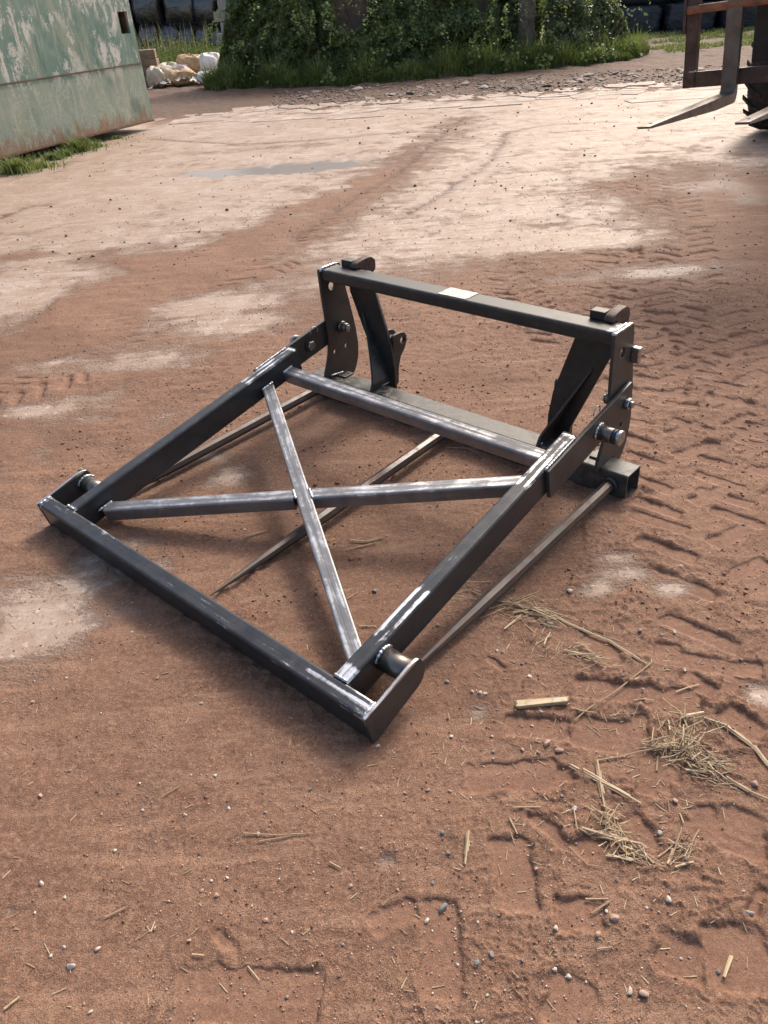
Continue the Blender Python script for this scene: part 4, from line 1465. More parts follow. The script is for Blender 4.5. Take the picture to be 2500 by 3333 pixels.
# ------------------------------------------------------------------ leaves
def leaf_mat(name, cols, rough=0.5, trans=0.48):
    t = NT(name)
    ti_ = t.attr('tint')
    cr = t.n('ShaderNodeValToRGB')
    cr.color_ramp.interpolation = 'LINEAR'
    els = cr.color_ramp.elements
    for k, (p_, c_) in enumerate(cols):
        e = els[k] if k < 2 else els.new(p_)
        e.position = p_
        e.color = (*c_, 1)
    t.put(cr.inputs[0], ti_)
    t.set(color=cr.outputs[0], rough=rough, spec=0.4)
    tl = t.n('ShaderNodeBsdfTranslucent')
    t.put(tl.inputs[0], t.mix(1.0, cr.outputs[0], (1.0, 1.1, 0.55), 'MULTIPLY'))
    mx = t.n('ShaderNodeMixShader')
    mx.inputs[0].default_value = trans
    t.t.links.new(t.b.outputs[0], mx.inputs[1])
    t.t.links.new(tl.outputs[0], mx.inputs[2])
    t.t.links.new(mx.outputs[0], t.out.inputs[0])
    M[name] = t.m


leaf_mat('ivy_leaf', [(0.0, (0.058, 0.090, 0.034)), (1.0, (0.48, 0.52, 0.13)), (0.4, (0.150, 0.205, 0.075)), (0.8, (0.30, 0.36, 0.13))], 0.42)
leaf_mat('bramble_leaf', [(0.0, (0.055, 0.082, 0.034)), (1.0, (0.66, 0.64, 0.56)), (0.4, (0.145, 0.195, 0.08)), (0.8, (0.32, 0.36, 0.20))], 0.42)
leaf_mat('grass_blade', [(0.0, (0.075, 0.115, 0.036)), (1.0, (0.48, 0.42, 0.24)), (0.5, (0.175, 0.225, 0.075)), (0.8, (0.27, 0.30, 0.11))], 0.55, 0.3)
leaf_mat('weed_leaf', [(0.0, (0.05, 0.085, 0.02)), (1.0, (0.36, 0.30, 0.19)), (0.5, (0.12, 0.16, 0.04)), (0.8, (0.22, 0.23, 0.10))], 0.55, 0.3)


def leaves_mesh(name, P, N, size, tint, rg, aspect=0.8, fold=0.25):
    n = len(P)
    N = N / np.maximum(np.linalg.norm(N, axis=1, keepdims=True), 1e-6)
    T = rg.normal(size=(n, 3))
    T -= N * np.sum(T * N, 1, keepdims=True)
    T /= np.maximum(np.linalg.norm(T, axis=1, keepdims=True), 1e-6)
    Bv = np.cross(N, T)
    s = size[:, None]
    v0 = P - T * s * 0.5
    v1 = P + Bv * s * 0.5 * aspect + N * s * fold * .5
    v2 = P + T * s * 0.5
    v3 = P - Bv * s * 0.5 * aspect + N * s * fold * .5
    V = np.stack([v0, v1, v2, v3], 1).reshape(-1, 3)
    i = np.arange(n)[:, None] * 4
    F = np.concatenate([i + np.array([[0, 1, 2]]), i + np.array([[0, 2, 3]])], 0)
    return npmesh(name, V, F, dict(tint=np.repeat(np.clip(tint, 0, 1), 4)))


def n3(x, y, z):
    return 0.6 * perlin(x + 0.37 * z, y + 0.71 * z) + 0.5 * perlin(x * 1.9 - z, z * 2.1 + y * 1.3) + 0.35 * perlin(z * 3.1 + y, x * 3.7)


def hedge(name, label, x0, x1, front, top, depth, n, leaf, mat, seed, tint_fn, hole=None, parts=True):
    """leafy mass over an uneven front surface; front(x) gives its y at the ground, top(x) its height"""
    rg = np.random.default_rng(seed)
    root = empty(name, ((x0 + x1) / 2, float(front(np.array([(x0 + x1) / 2]))[0]) + .3, 0))
    tag(root, label, 'hedge' if 'hedge' in name else 'bush')
    off = np.array(root.location)
    X = rg.uniform(x0, x1, n)
    hz = top(X)
    Z = hz * rg.uniform(0, 1, n) ** 0.9
    bul = 0.33 * n3(X * 1.1 + seed, Z * 0 + seed * 2, Z * 1.2) + 0.16 * n3(X * 3.1, Z * 0 + 9, Z * 3.2)
    lean = 0.20 * Z + 0.25 * np.exp(-Z / .25) * 0
    yf = front(X) + lean - bul
    edge = np.minimum(X - x0, x1 - X)
    yf = yf + 0.5 * np.exp(-np.maximum(edge, 0) / 0.25)
    D = np.abs(rg.normal(0, 0.13, n)) + rg.uniform(-.05, .05, n)
    Y = yf + D
    keep = np.ones(n, bool)
    if hole is not None:
        keep = ~hole(X, Z, rg)
    # gaps: thin out in hollows
    gap = n3(X * 2.2 + 5, X * 0 + seed, Z * 2.4)
    keep &= rg.uniform(0, 1, n) < np.clip(0.95 + 0.9 * gap, 0.30, 1)
    X, Y, Z, bul = X[keep], Y[keep], Z[keep], bul[keep]
    Nn = np.stack([rg.normal(0, .55, len(X)), -1 + rg.normal(0, .5, len(X)), 0.55 + rg.normal(0, .5, len(X))], 1)
    sz = leaf * rg.uniform(0.55, 1.35, len(X))
    tint = tint_fn(X, Z, bul, rg)
    me = leaves_mesh('foliage', np.stack([X, Y, Z], 1) - off, Nn, sz, tint, rg)
    link_mesh('foliage', me, mat, root)
    # inner mass of old stems and shaded leaves
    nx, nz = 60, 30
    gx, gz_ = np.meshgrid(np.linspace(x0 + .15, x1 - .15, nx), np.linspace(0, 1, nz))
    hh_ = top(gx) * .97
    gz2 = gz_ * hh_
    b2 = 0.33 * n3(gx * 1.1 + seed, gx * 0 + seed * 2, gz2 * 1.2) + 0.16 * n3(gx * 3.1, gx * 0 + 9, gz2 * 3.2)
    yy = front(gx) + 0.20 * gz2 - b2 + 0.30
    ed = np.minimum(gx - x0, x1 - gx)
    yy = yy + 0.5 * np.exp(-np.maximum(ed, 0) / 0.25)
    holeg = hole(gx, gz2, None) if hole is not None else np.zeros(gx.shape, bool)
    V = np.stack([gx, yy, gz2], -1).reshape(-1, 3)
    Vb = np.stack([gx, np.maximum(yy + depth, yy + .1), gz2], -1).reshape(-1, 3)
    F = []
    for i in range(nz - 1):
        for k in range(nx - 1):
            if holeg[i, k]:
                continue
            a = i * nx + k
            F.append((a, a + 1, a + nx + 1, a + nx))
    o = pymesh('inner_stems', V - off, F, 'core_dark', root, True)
    # bare twigs and bines
    VV, FF = [], []
    for k in range(int(26 * (x1 - x0))):
        x = rg.uniform(x0 + .1, x1 - .1)
        h_ = float(top(np.array([x]))[0])
        z_ = rg.uniform(0.1, h_)
        p = np.array([x, float(front(np.array([x]))[0]) + .2 * z_ - 0.05 + rg.normal(0, .1), z_])
        d = np.array([rg.normal(0, .5), rg.normal(-.25, .3), rg.normal(.5, .7)])
        d /= np.linalg.norm(d)
        L_ = rg.uniform(.15, .6)
        st = len(VV)
        for j in range(5):
            q = p + d * L_ * j / 4 + np.array([0, 0, -.10 * (j / 4) ** 2])
            r_ = 0.007 * (1 - j / 5)
            for (a, b) in ((r_, 0), (-r_ * .5, r_), (-r_ * .5, -r_)):
                VV.append(q + np.array([a, 0, b]) - off)
        for j in range(4):
            for m in range(3):
                m2 = (m + 1) % 3
                FF.append((st + j * 3 + m, st + j * 3 + m2, st + j * 3 + 3 + m2, st + j * 3 + 3 + m))
    tag(pymesh('twigs', VV, FF, 'twig', root), kind='stuff')
    return root


bx = np.array([-3.4, -3.1, -0.63, 2.34, 4.88, 6.4, 7.2])
byy = np.array([20.3, 19.9, 18.75, 19.05, 19.25, 20.2, 21.5])
front_y = lambda x: np.interp(x, bx, byy)


def tint_ivy(bright):
    def f(X, Z, bul, rg):
        cl = n3(X * 2.6 + 3, X * 0 + 4, Z * 2.6)
        return 0.34 + 0.26 * cl + 0.22 * (Z / 1.6 - .4) * bright + rg.normal(0, .17, len(X)) + 0.5 * (rg.uniform(0, 1, len(X)) > .975)
    return f


def tint_mid(X, Z, bul, rg):
    v = tint_ivy(0.3)(X, Z, bul, rg)
    # one young yellow-green shoot
    v += 0.65 * np.exp(-((X - .75) / .28) ** 2 - ((Z - .92) / .16) ** 2) * (rg.uniform(0, 1, len(X)) > .35)
    v += 0.55 * np.exp(-((X + .1) / .35) ** 2 - ((Z - .78) / .08) ** 2) * (rg.uniform(0, 1, len(X)) > .45)
    return v


def wall_hole(X, Z, rg):
    k = ((X - 0.05) / .42) ** 2 + ((Z - 1.45) / .60) ** 2
    k2 = ((X - 2.9) / .22) ** 2 + ((Z - 1.5) / .55) ** 2
    lim = 1.0 if rg is None else 1.0 - 0.35 * rg.uniform(0, 1, X.shape) ** 3
    if rg is None:
        return (k < 1.25) | (k2 < 1.1)
    return (k < lim + .35 * n3(X * 5, X * 0, Z * 5)) | (k2 < .8 * lim)


hedge('ivy_hedge', 'bushy ivy hedge smothering the pale block corner of the wall', -3.15, -0.75, lambda x: front_y(x) + .12, lambda x: np.clip(0.35 + 2.6 * (x + 3.1), .30, 2.5) + .1 * np.sin(x * 5), .4, 60000, 0.060, 'ivy_leaf', 31,
      tint_ivy(0.6))
hedge('ivy_hedge', 'dark ivy hedge around a bare patch of rendered wall', -0.75, 3.35, lambda x: front_y(x) + .35, lambda x: 2.6 + 0.15 * np.sin(x * 3), .4, 88000, 0.060, 'ivy_leaf', 32, tint_mid, wall_hole)
hedge('bramble_bush', 'sunlit bramble bush with pale flecks beside the timber pole', 4.30, 6.75, lambda x: front_y(x) + .22, lambda x: np.clip(2.4 - 2.1 * np.clip((x - 4.75) / 1.85, 0, 1) ** 1.1, 0.15, 3), .4, 64000, 0.052,
      'bramble_leaf', 33, lambda X, Z, b, rg: 0.44 + 0.2 * n3(X * 2.5, X * 0, Z * 2.5) + rg.normal(0, .14, len(X)) + 0.55 * (rg.uniform(0, 1, len(X)) > .93))
hedge('ivy_hedge', 'shaded ivy hedge growing round the foot of the timber pole', 3.35, 4.35, lambda x: front_y(x) + .62, lambda x: 2.4 + 0 * x - 1.3 * np.exp(-((x - 3.92) / .3) ** 2), .4, 22000, 0.058, 'ivy_leaf', 34, tint_ivy(0.2))
# broad-leaved weeds and trailing shoots spilling out of the hedge
rg = np.random.default_rng(91)
PP, NN, SS, TT = [], [], [], []
for k in range(150):
    x = rg.uniform(-3.2, 6.7)
    y = float(front_y(np.array([x]))[0]) + rg.normal(-.12, .16)
    z = 0.0
    if rg.random() < .5:                     # low clump
        m = rg.integers(14, 40)
        a = rg.uniform(0, 6.28, m)
        q = np.abs(rg.normal(0, .14, m))
        p = np.stack([x + np.cos(a) * q, y + np.sin(a) * q * .7, np.abs(rg.normal(.14, .09, m))], 1)
        s_ = rg.uniform(.05, .13, m)
    else:                                    # arching shoot
        m = rg.integers(16, 34)
        t_ = np.linspace(0, 1, m)
        h_ = rg.uniform(.3, 1.5)
        L_ = rg.uniform(.3, .8)
        sx = rg.normal(0, .6)
        p = np.stack([x + sx * L_ * t_, y + .25 - L_ * .8 * t_, h_ + .25 * np.sin(t_ * 2.6) - .35 * t_ ** 2], 1) + rg.normal(0, .025, (m, 3))
        p[:, 2] = np.maximum(p[:, 2], .03)
        s_ = rg.uniform(.035, .08, m)
    PP.append(p)
    NN.append(np.stack([rg.normal(0, .5, m), -.6 + rg.normal(0, .5, m), .8 + rg.normal(0, .4, m)], 1))
    SS.append(s_)
    TT.append(np.full(m, rg.uniform(.35, .85)) + rg.normal(0, .1, m))
me = leaves_mesh('hedge_weeds', np.concatenate(PP), np.concatenate(NN), np.concatenate(SS), np.concatenate(TT), rg)
tag(link_mesh('hedge_weeds', me, 'ivy_leaf'), 'broad leaved weeds and trailing shoots spilling from the hedge foot', 'weeds', kind='stuff')
# trees closing the view above the picture are left out; the pole:
pole = cyl('timber_pole', (3.90, 19.95, -0.1), (3.86, 19.98, 3.2), 0.19, 'grey_timber', None, r2=0.17, seg=18, smooth=True)
tag(pole, 'grey weathered timber pole standing in the hedge', 'pole')


# ------------------------------------------------------------------ grass
def grass_mesh(name, X, Y, H_, lean, tint, rg, width=0.008, base=None):
    n = len(X)
    Zb = ground_zs(X, Y) if base is None else base
    a = rg.uniform(0, 2 * np.pi, n)
    dx, dy = np.cos(a), np.sin(a)
    px_, py_ = -dy, dx
    la = lean * H_
    V = []
    for (t_, w_) in ((0, 1.0), (0.5, 0.85), (1.0, 0.0)):
        cx_ = X + dx * la * t_ ** 2
        cy_ = Y + dy * la * t_ ** 2
        cz_ = Zb + H_ * t_ * (1 - 0.25 * lean * t_)
        if w_ > 0:
            V.append(np.stack([cx_ + px_ * width * w_, cy_ + py_ * width * w_, cz_], 1))
            V.append(np.stack([cx_ - px_ * width * w_, cy_ - py_ * width * w_, cz_], 1))
        else:
            V.append(np.stack([cx_, cy_, cz_], 1))
    V = np.stack(V, 1).reshape(-1, 3)
    i = np.arange(n)[:, None] * 5
    F = np.concatenate([i + np.array([[0, 1, 3]]), i + np.array([[0, 3, 2]]), i + np.array([[2, 3, 4]])], 0)
    return npmesh(name, V, F, dict(tint=np.repeat(np.clip(tint, 0, 1), 5)))


gr = np.random.default_rng(77)
n = 26000
X = gr.uniform(-3.3, 6.9, n)
back = np.abs(gr.normal(0, 0.36, n))
Y = front_y(X) - 0.42 + back + 0.16 * perlin(X * 1.1 + 3, X * 0) + 0.08 * perlin(X * 4, X * 0 + 2) - 0.12 * sstep(-2, -3, X)
cl = perlin(X * 1.7, Y * 1.7)
Hh = gr.uniform(0.05, 0.36, n) * (0.5 + 0.9 * np.clip(back / .4, 0, 1.2)) * (1 + 0.9 * cl)
me = grass_mesh('grass_verge', X, Y, Hh, gr.uniform(0.2, 0.9, n), 0.40 + 0.30 * cl + gr.normal(0, .2, n) + .15 * sstep(3.5, 6, X), gr, 0.010)
tag(link_mesh('grass_verge', me, 'grass_blade'), 'long green grass along the foot of the hedge', 'grass', kind='stuff')
# sparse turf in front of the dull bales
n = 26000
X = gr.uniform(5.8, 15, n)
Y = gr.uniform(20.2, 27.6, n)
k = (perlin(X * .8, Y * .9) + .45 * perlin(X * 3, Y * 3) > 0.05 - .3 * sstep(24.5, 27, Y)) & (Y > 20.3 + .3 * np.sin(X * 2))
X, Y = X[k], Y[k]
me = grass_mesh('thin_turf', X, Y, gr.uniform(0.04, 0.13, len(X)), gr.uniform(.2, .9, len(X)), 0.58 + gr.normal(0, .14, len(X)), gr, 0.011)
tag(link_mesh('thin_turf', me, 'grass_blade'), 'thin yellowish turf in front of the dull bales', 'grass', kind='stuff')
# weeds between container and bales
n = 26000
X = gr.uniform(-9.5, -2.9, n)
Y = gr.uniform(22.4, 30.3, n)
cl = perlin(X * 1.2, Y * .7)
Hh = gr.uniform(0.12, 0.42, n) * (1 + .7 * cl) * (0.8 + .6 * sstep(23, 27, Y))
me = grass_mesh('tall_weeds', X, Y, Hh, gr.uniform(.15, .7, n), 0.42 + .25 * perlin(X * 2.1 + 4, Y * 1.3) + gr.normal(0, .15, n), gr, 0.011)
tag(link_mesh('tall_weeds', me, 'weed_leaf'), 'tall rough grass and weeds in front of the shiny bales', 'weeds', kind='stuff')
n = 9000
X = gr.normal(-7.2, 1.6, n)
Y = gr.uniform(23.5, 29.5, n)
Z = np.abs(gr.normal(0.32, .2, n)) * (1 + .4 * perlin(X * 2, Y))
me = leaves_mesh('weed_leaves', np.stack([X, Y, Z], 1), np.stack([gr.normal(0, .5, n), -1 + gr.normal(0, .5, n), .6 + gr.normal(0, .5, n)], 1), gr.uniform(.03, .08, n), 0.5 + gr.normal(0, .16, n), gr)
tag(link_mesh('weed_leaves', me, 'weed_leaf'), 'leafy weeds growing among the rough grass by the bales', 'weeds', kind='stuff')
# dry seed stalks
n = 130
X = gr.uniform(-7.2, -4.4, n)
Y = gr.uniform(27, 30.2, n)
me = grass_mesh('dry_stalks', X, Y, gr.uniform(.6, 1.35, n), gr.uniform(.03, .3, n), np.full(n, .95), gr, 0.011)
tag(link_mesh('dry_stalks', me, 'weed_leaf'), 'dry straw coloured stalks standing before the shiny bales', 'weeds', kind='stuff')


def tuft(name, label, x, y, r_, n, hmin, hmax, tint, seed, mat='grass_blade', lean=(.3, 1.2), width=.006):
    rg = np.random.default_rng(seed)
    a, q = rg.uniform(0, 6.28, n), np.abs(rg.normal(0, r_ * .5, n))
    X, Y = x + np.cos(a) * q, y + np.sin(a) * q * .6
    me = grass_mesh(name, X, Y, rg.uniform(hmin, hmax, n), rg.uniform(*lean, n), tint + rg.normal(0, .13, n), rg, width)
    return tag(link_mesh(name, me, mat), label, 'grass', 'grass tufts under the container')


gp = lambda a, b: gv(a, b)
for i, (vx, vy, r_, n_, h_, tn, lb) in enumerate([(172, 326, .28, 380, .24, .55, 'bright green tuft growing out from under the container edge'), (115, 345, .2, 220, .14, .50, 'small green tuft beside crumpled black plastic'),
                                                (40, 372, .42, 420, .26, .62, 'pale arching grass tuft in front of the container rail'), (85, 362, .35, 260, .10, .66, 'low straggling grass at the container foot'),
                                                (10, 350, .35, 300, .24, .50, 'dark green grass tuft under the container wall'), (140, 336, .25, 240, .13, .55, 'short grass tuft between the plastic sheet and the yard'),
                                                (205, 318, .22, 180, .12, .5, 'thin grass tuft along the rusty container rail'), (250, 300, .2, 120, .08, .5, 'sparse short grass near the container corner')]):
    x_, y_ = gp(vx, vy)
    tf = tuft('grass_tuft', lb, x_, y_, r_, n_, h_ * .4, h_, tn, 100 + i)
    if h_ < .11:
        tag(tf, kind='stuff')
# crumpled black plastic under the container
rg = np.random.default_rng(5)
x_, y_ = gp(118, 325)
V, F = [], []
nu, nw = 22, 12
for i in range(nw):
    for k in range(nu):
        a = 2 * math.pi * k / nu
        b = i / (nw - 1)
        rr = math.sin(math.pi * (0.5 * b + .02)) * (1 + rg.normal(0, .12))
        V.append((x_ + math.cos(a) * rr * .26, y_ + .1 + math.sin(a) * rr * .14, max(0.0, .12 * math.cos(math.pi * .5 * b) * (1 + rg.normal(0, .25)))))
for i in range(nw - 1):
    for k in range(nu):
        k2 = (k + 1) % nu
        F.append((i * nu + k, i * nu + k2, (i + 1) * nu + k2, (i + 1) * nu + k))
bp_ = pymesh('black_plastic', V, F, 'bale_wrap')
tag(bp_, 'crumpled black plastic sheet lying under the green container', 'plastic')

# ------------------------------------------------------------------ rubbish heap and timber blocks
def scatter_mesh_late(name, X, Y, S, rg, mat):
    """crumpled scraps: bent irregular sheets"""
    V, F = [], []
    for i in range(len(X)):
        st = len(V)
        a = rg.uniform(0, 6.28)
        for p in range(4):
            for q in range(4):
                u, v = (p / 3 - .5) * S[i] * 2, (q / 3 - .5) * S[i] * 1.4
                V.append((X[i] + u * math.cos(a) - v * math.sin(a) + rg.normal(0, S[i] * .12), Y[i] + u * math.sin(a) + v * math.cos(a), g0_ + .02 + abs(rg.normal(.35, .3)) * S[i] + .12 * max(0, 1 - abs(X[i] + 4) / .7)))
        for p in range(3):
            for q in range(3):
                F.append((st + p * 4 + q, st + p * 4 + q + 1, st + p * 4 + q + 5, st + p * 4 + q + 4))
    return pymesh(name, V, F, mat)


g0_ = ground_z(-4, 21.3)
simple('sack_tan', (0.52, 0.34, 0.175), 0.55, 0.0, 0.2, 6, 0.5, 0.01, dirt=(0.36, 0.2, 0.1), dirt_amt=0.5)
simple('sack_cream', (0.60, 0.50, 0.37), 0.6, 0.0, 0.2, 6, 0.5, 0.01, dirt=(0.4, 0.28, 0.18), dirt_amt=0.5)
simple('sack_white', (0.74, 0.73, 0.72), 0.5, 0.0, 0.1, 6, 0.5, 0.01, dirt=(0.5, 0.46, 0.42), dirt_amt=0.4)
simple('sack_pink', (0.62, 0.50, 0.47), 0.5, 0.0, 0.15, 6, 0.5, 0.01)


def sack(label, x, y, z, size, rz, mat, seed, tilt=(0, 0)):
    rg = np.random.default_rng(seed)
    nu, nw = 30, 18
    V, F = [], []
    ph = rg.uniform(0, 6, 8)
    for i in range(nw + 1):
        b = -math.pi / 2 + math.pi * i / nw
        for k in range(nu):
            a = 2 * math.pi * k / nu
            cb, sb = math.cos(b), math.sin(b)
            q = 1 + .10 * math.sin(3 * a + ph[0] + 2 * b) + .07 * math.sin(7 * a + ph[1]) * cb + .05 * math.sin(9 * b + ph[2] + 4 * a) + rg.normal(0, .018)
            ex_ = 0.65
            x_ = math.copysign(abs(math.cos(a)) ** ex_, math.cos(a)) * cb ** .6 * q
            y_ = math.copysign(abs(math.sin(a)) ** ex_, math.sin(a)) * cb ** .6 * q
            V.append((x_ * size[0] / 2, y_ * size[1] / 2, max(-.85, sb * q) * size[2] / 2 + size[2] * .425))
    for i in range(nw):
        for k in range(nu):
            k2 = (k + 1) % nu
            F.append((i * nu + k, i * nu + k2, (i + 1) * nu + k2, (i + 1) * nu + k))
    o = pymesh('plastic_sack', V, F, mat, None, True)
    o.location = (x, y, z)
    o.rotation_euler = (tilt[0], tilt[1], rz)
    tag(o, label, 'sack', 'sacks on the rubbish heap')


g0 = ground_z(-4, 21.5)
sack('tan plastic sack with rounded belly at the front of the heap', -4.00, 21.05, g0 - .01, (.62, .5, .34), .2, 'sack_tan', 1)
sack('peach sack slumped on top of the rubbish heap', -3.86, 21.65, g0 + .22, (.72, .5, .36), -.3, 'sack_tan', 2, (0, .15))
sack('cream sack lying behind the tan sack', -4.42, 21.45, g0, (.66, .5, .46), .4, 'sack_cream', 3)
sack('white sack half hidden in the hedge leaves', -3.42, 21.55, g0 + .16, (.62, .5, .44), 0, 'sack_white', 4)
sack('small white sack at the hedge foot', -3.45, 20.95, g0, (.42, .36, .26), .5, 'sack_white', 5)
sack('pinkish sack squeezed under the peach sack', -4.10, 21.38, g0 + .10, (.5, .4, .30), -.2, 'sack_pink', 6)
sack('pale crumpled sack leaning against the timber blocks', -4.72, 21.15, g0, (.42, .4, .42), .1, 'sack_cream', 7, (.0, .3))
sack('small tan bag dropped on the earth before the hedge', -3.28, 20.35, g0 - .01, (.26, .22, .13), .8, 'sack_tan', 8)
# scraps of torn plastic and foam round the sacks
rs_ = np.random.default_rng(61)
for nm, mt, n_, lb in (('rubbish_scraps', 'sack_cream', 60, 'torn cream scraps strewn between the sacks'), ('plastic_scraps', 'sack_white', 36, 'torn white plastic scraps strewn between the sacks')):
    X = rs_.normal(-4.0, .45, n_)
    Y = rs_.normal(21.0, .28, n_)
    o = scatter_mesh_late(nm, X, Y, rs_.uniform(.03, .10, n_), rs_, mt)
    tag(o, lb, 'rubbish', kind='stuff')
x_, y_ = -5.02, 21.75
for i, (dx, z_, lx, lb) in enumerate([(0.0, 0.30, .62, 'lowest brown timber block of the little pile'), (.04, .47, .58, 'middle brown timber block of the little pile'), (-.04, .66, .70, 'topmost brown timber block of the little pile')]):
    o = box('timber_block', (0, 0, 0), (lx, .34, .17), 'brown_timber', None, bevel=0.012, rough=.004)
    o.location = (x_ + dx, y_, g0 + z_ - .02)
    o.rotation_euler = (0, 0, R(-4 + 5 * i))
    tag(o, lb, 'timber', 'timber blocks')
o = box('timber_bearer', (0, 0, 0), (.22, .4, .22), 'brown_timber', None, bevel=0.012, rough=.004)
o.location = (x_ - .1, y_ + .05, g0 + .09)
tag(o, 'upright timber bearer under the brown timber blocks', 'timber')

# ------------------------------------------------------------------ stones
t = NT('stone_pale')
co = t.coords('Object')
t.set(color=t.mix(t.ramp(t.noise(co, 9, 5, .65), .35, .65), (0.22, 0.165, 0.13), (0.42, 0.345, 0.285)), rough=0.85, normal=t.bump(t.noise(co, 40, 5, .7), .5, .01))
M['stone_pale'] = t.m
for nm, a_, b_ in (('pebble_white', (0.44, 0.38, 0.32), (0.62, 0.56, 0.50)), ('pebble_grey', (0.13, 0.125, 0.12), (0.27, 0.255, 0.24)), ('pebble_pink', (0.36, 0.22, 0.165), (0.46, 0.32, 0.25)), ('mud_lump', (0.15, 0.072, 0.045), (0.25, 0.13, 0.08))):
    t = NT(nm)
    co = t.coords('Object')
    t.set(color=t.mix(t.ramp(t.noise(co, 30, 5, .65), .35, .65), a_, b_), rough=0.8, normal=t.bump(t.noise(co, 120, 4, .7), .5, .002))
    M[nm] = t.m


def stone_verts(rg, sub=2, ang=0.25):
    bm = bmesh.new()
    bmesh.ops.create_icosphere(bm, subdivisions=sub, radius=1.0)
    V = np.array([v.co[:] for v in bm.verts])
    F = np.array([[v.index for v in f.verts] for f in bm.faces])
    bm.free()
    for k in range(11):                     # cut flat facets
        d = rg.normal(size=3)
        d /= np.linalg.norm(d)
        lim = rg.uniform(.42, .8)
        ex_ = np.maximum(V @ d - lim, 0)
        V = V - ex_[:, None] * d
    V = V * (1 + rg.normal(0, .015, (len(V), 1)))
    return V, F


srg = np.random.default_rng(9)
protos = [stone_verts(srg, 2) for _ in range(8)]
small = [stone_verts(srg, 1) for _ in range(6)]


def stone_mesh(k, mat, name='stone'):
    V, F = protos[k]
    me = npmesh(name, V, F)
    me.materials.append(M[mat])
    return me


def inst(name, me, loc, scale, rot, label, cat, group):
    o = bpy.data.objects.new(name, me)
    C.objects.link(o)
    o.location, o.scale, o.rotation_euler = loc, scale, rot
    tag(o, label, cat, group)
    return o


def scatter_mesh(name, X, Y, S, rg, mat, flat=.6, sink=.3, protos_=small):
    VV, FF, off = [], [], 0
    Z = ground_zs(X, Y)
    for i in range(len(X)):
        V, F = protos_[i % len(protos_)]
        a = rg.uniform(0, 6.28)
        c, s = math.cos(a), math.sin(a)
        W_ = V * np.array([1, rg.uniform(.6, 1), flat]) * S[i]
        W_ = np.stack([W_[:, 0] * c - W_[:, 1] * s + X[i], W_[:, 0] * s + W_[:, 1] * c + Y[i], W_[:, 2] + Z[i] + S[i] * flat * (1 - sink * 2)], 1)
        VV.append(W_)
        FF.append(F + off)
        off += len(V)
    me = npmesh(name, np.concatenate(VV), np.concatenate(FF))
    return link_mesh(name, me, mat)


# rubble strip between slab and hedge
rms = [stone_mesh(k, 'stone_pale', 'rubble_stone') for k in range(8)]
rr_ = np.random.default_rng(14)
cnt = 0
while cnt < 170:
    x = rr_.uniform(-1.2, 7.0)
    y = 15.3 - 0.10 * x + rr_.uniform(0.05, 2.3) + (.5 if x > 4 else 0) * rr_.random()
    if y > float(front_y(np.array([x]))[0]) - .75 or rr_.random() > .25 + .75 * sstep(-1.2, 1.2, x):
        continue
    s = rr_.choice([.05, .07, .10, .15], p=[.3, .35, .25, .1]) * rr_.uniform(.7, 1.25)
    z = ground_z(x, y)
    fl = rr_.uniform(.12, .28)
    inst('rubble_stone', rms[cnt % 8], (x, y, z + s * fl * .35), (s, s * rr_.uniform(.6, .9), s * fl), (rr_.normal(0, .12), rr_.normal(0, .12), rr_.uniform(0, 6.28)),
         'pale broken stone in the rubble strip before the hedge', 'stone', 'rubble stones before the hedge')
    cnt += 1
n = 2200
X = rr_.uniform(-1.6, 7.2, n)
Y = 15.2 - .1 * X + rr_.uniform(0, 2.9, n)
k = (Y < front_y(X) - .5) & (perlin(X * 1.4, Y * 1.4) > -.35)
o = scatter_mesh('rubble_chippings', X[k], Y[k], rr_.uniform(.012, .045, k.sum()), rr_, 'stone_pale', .5)
tag(o, 'small stone chippings between the larger rubble stones', 'rubble', kind='stuff')

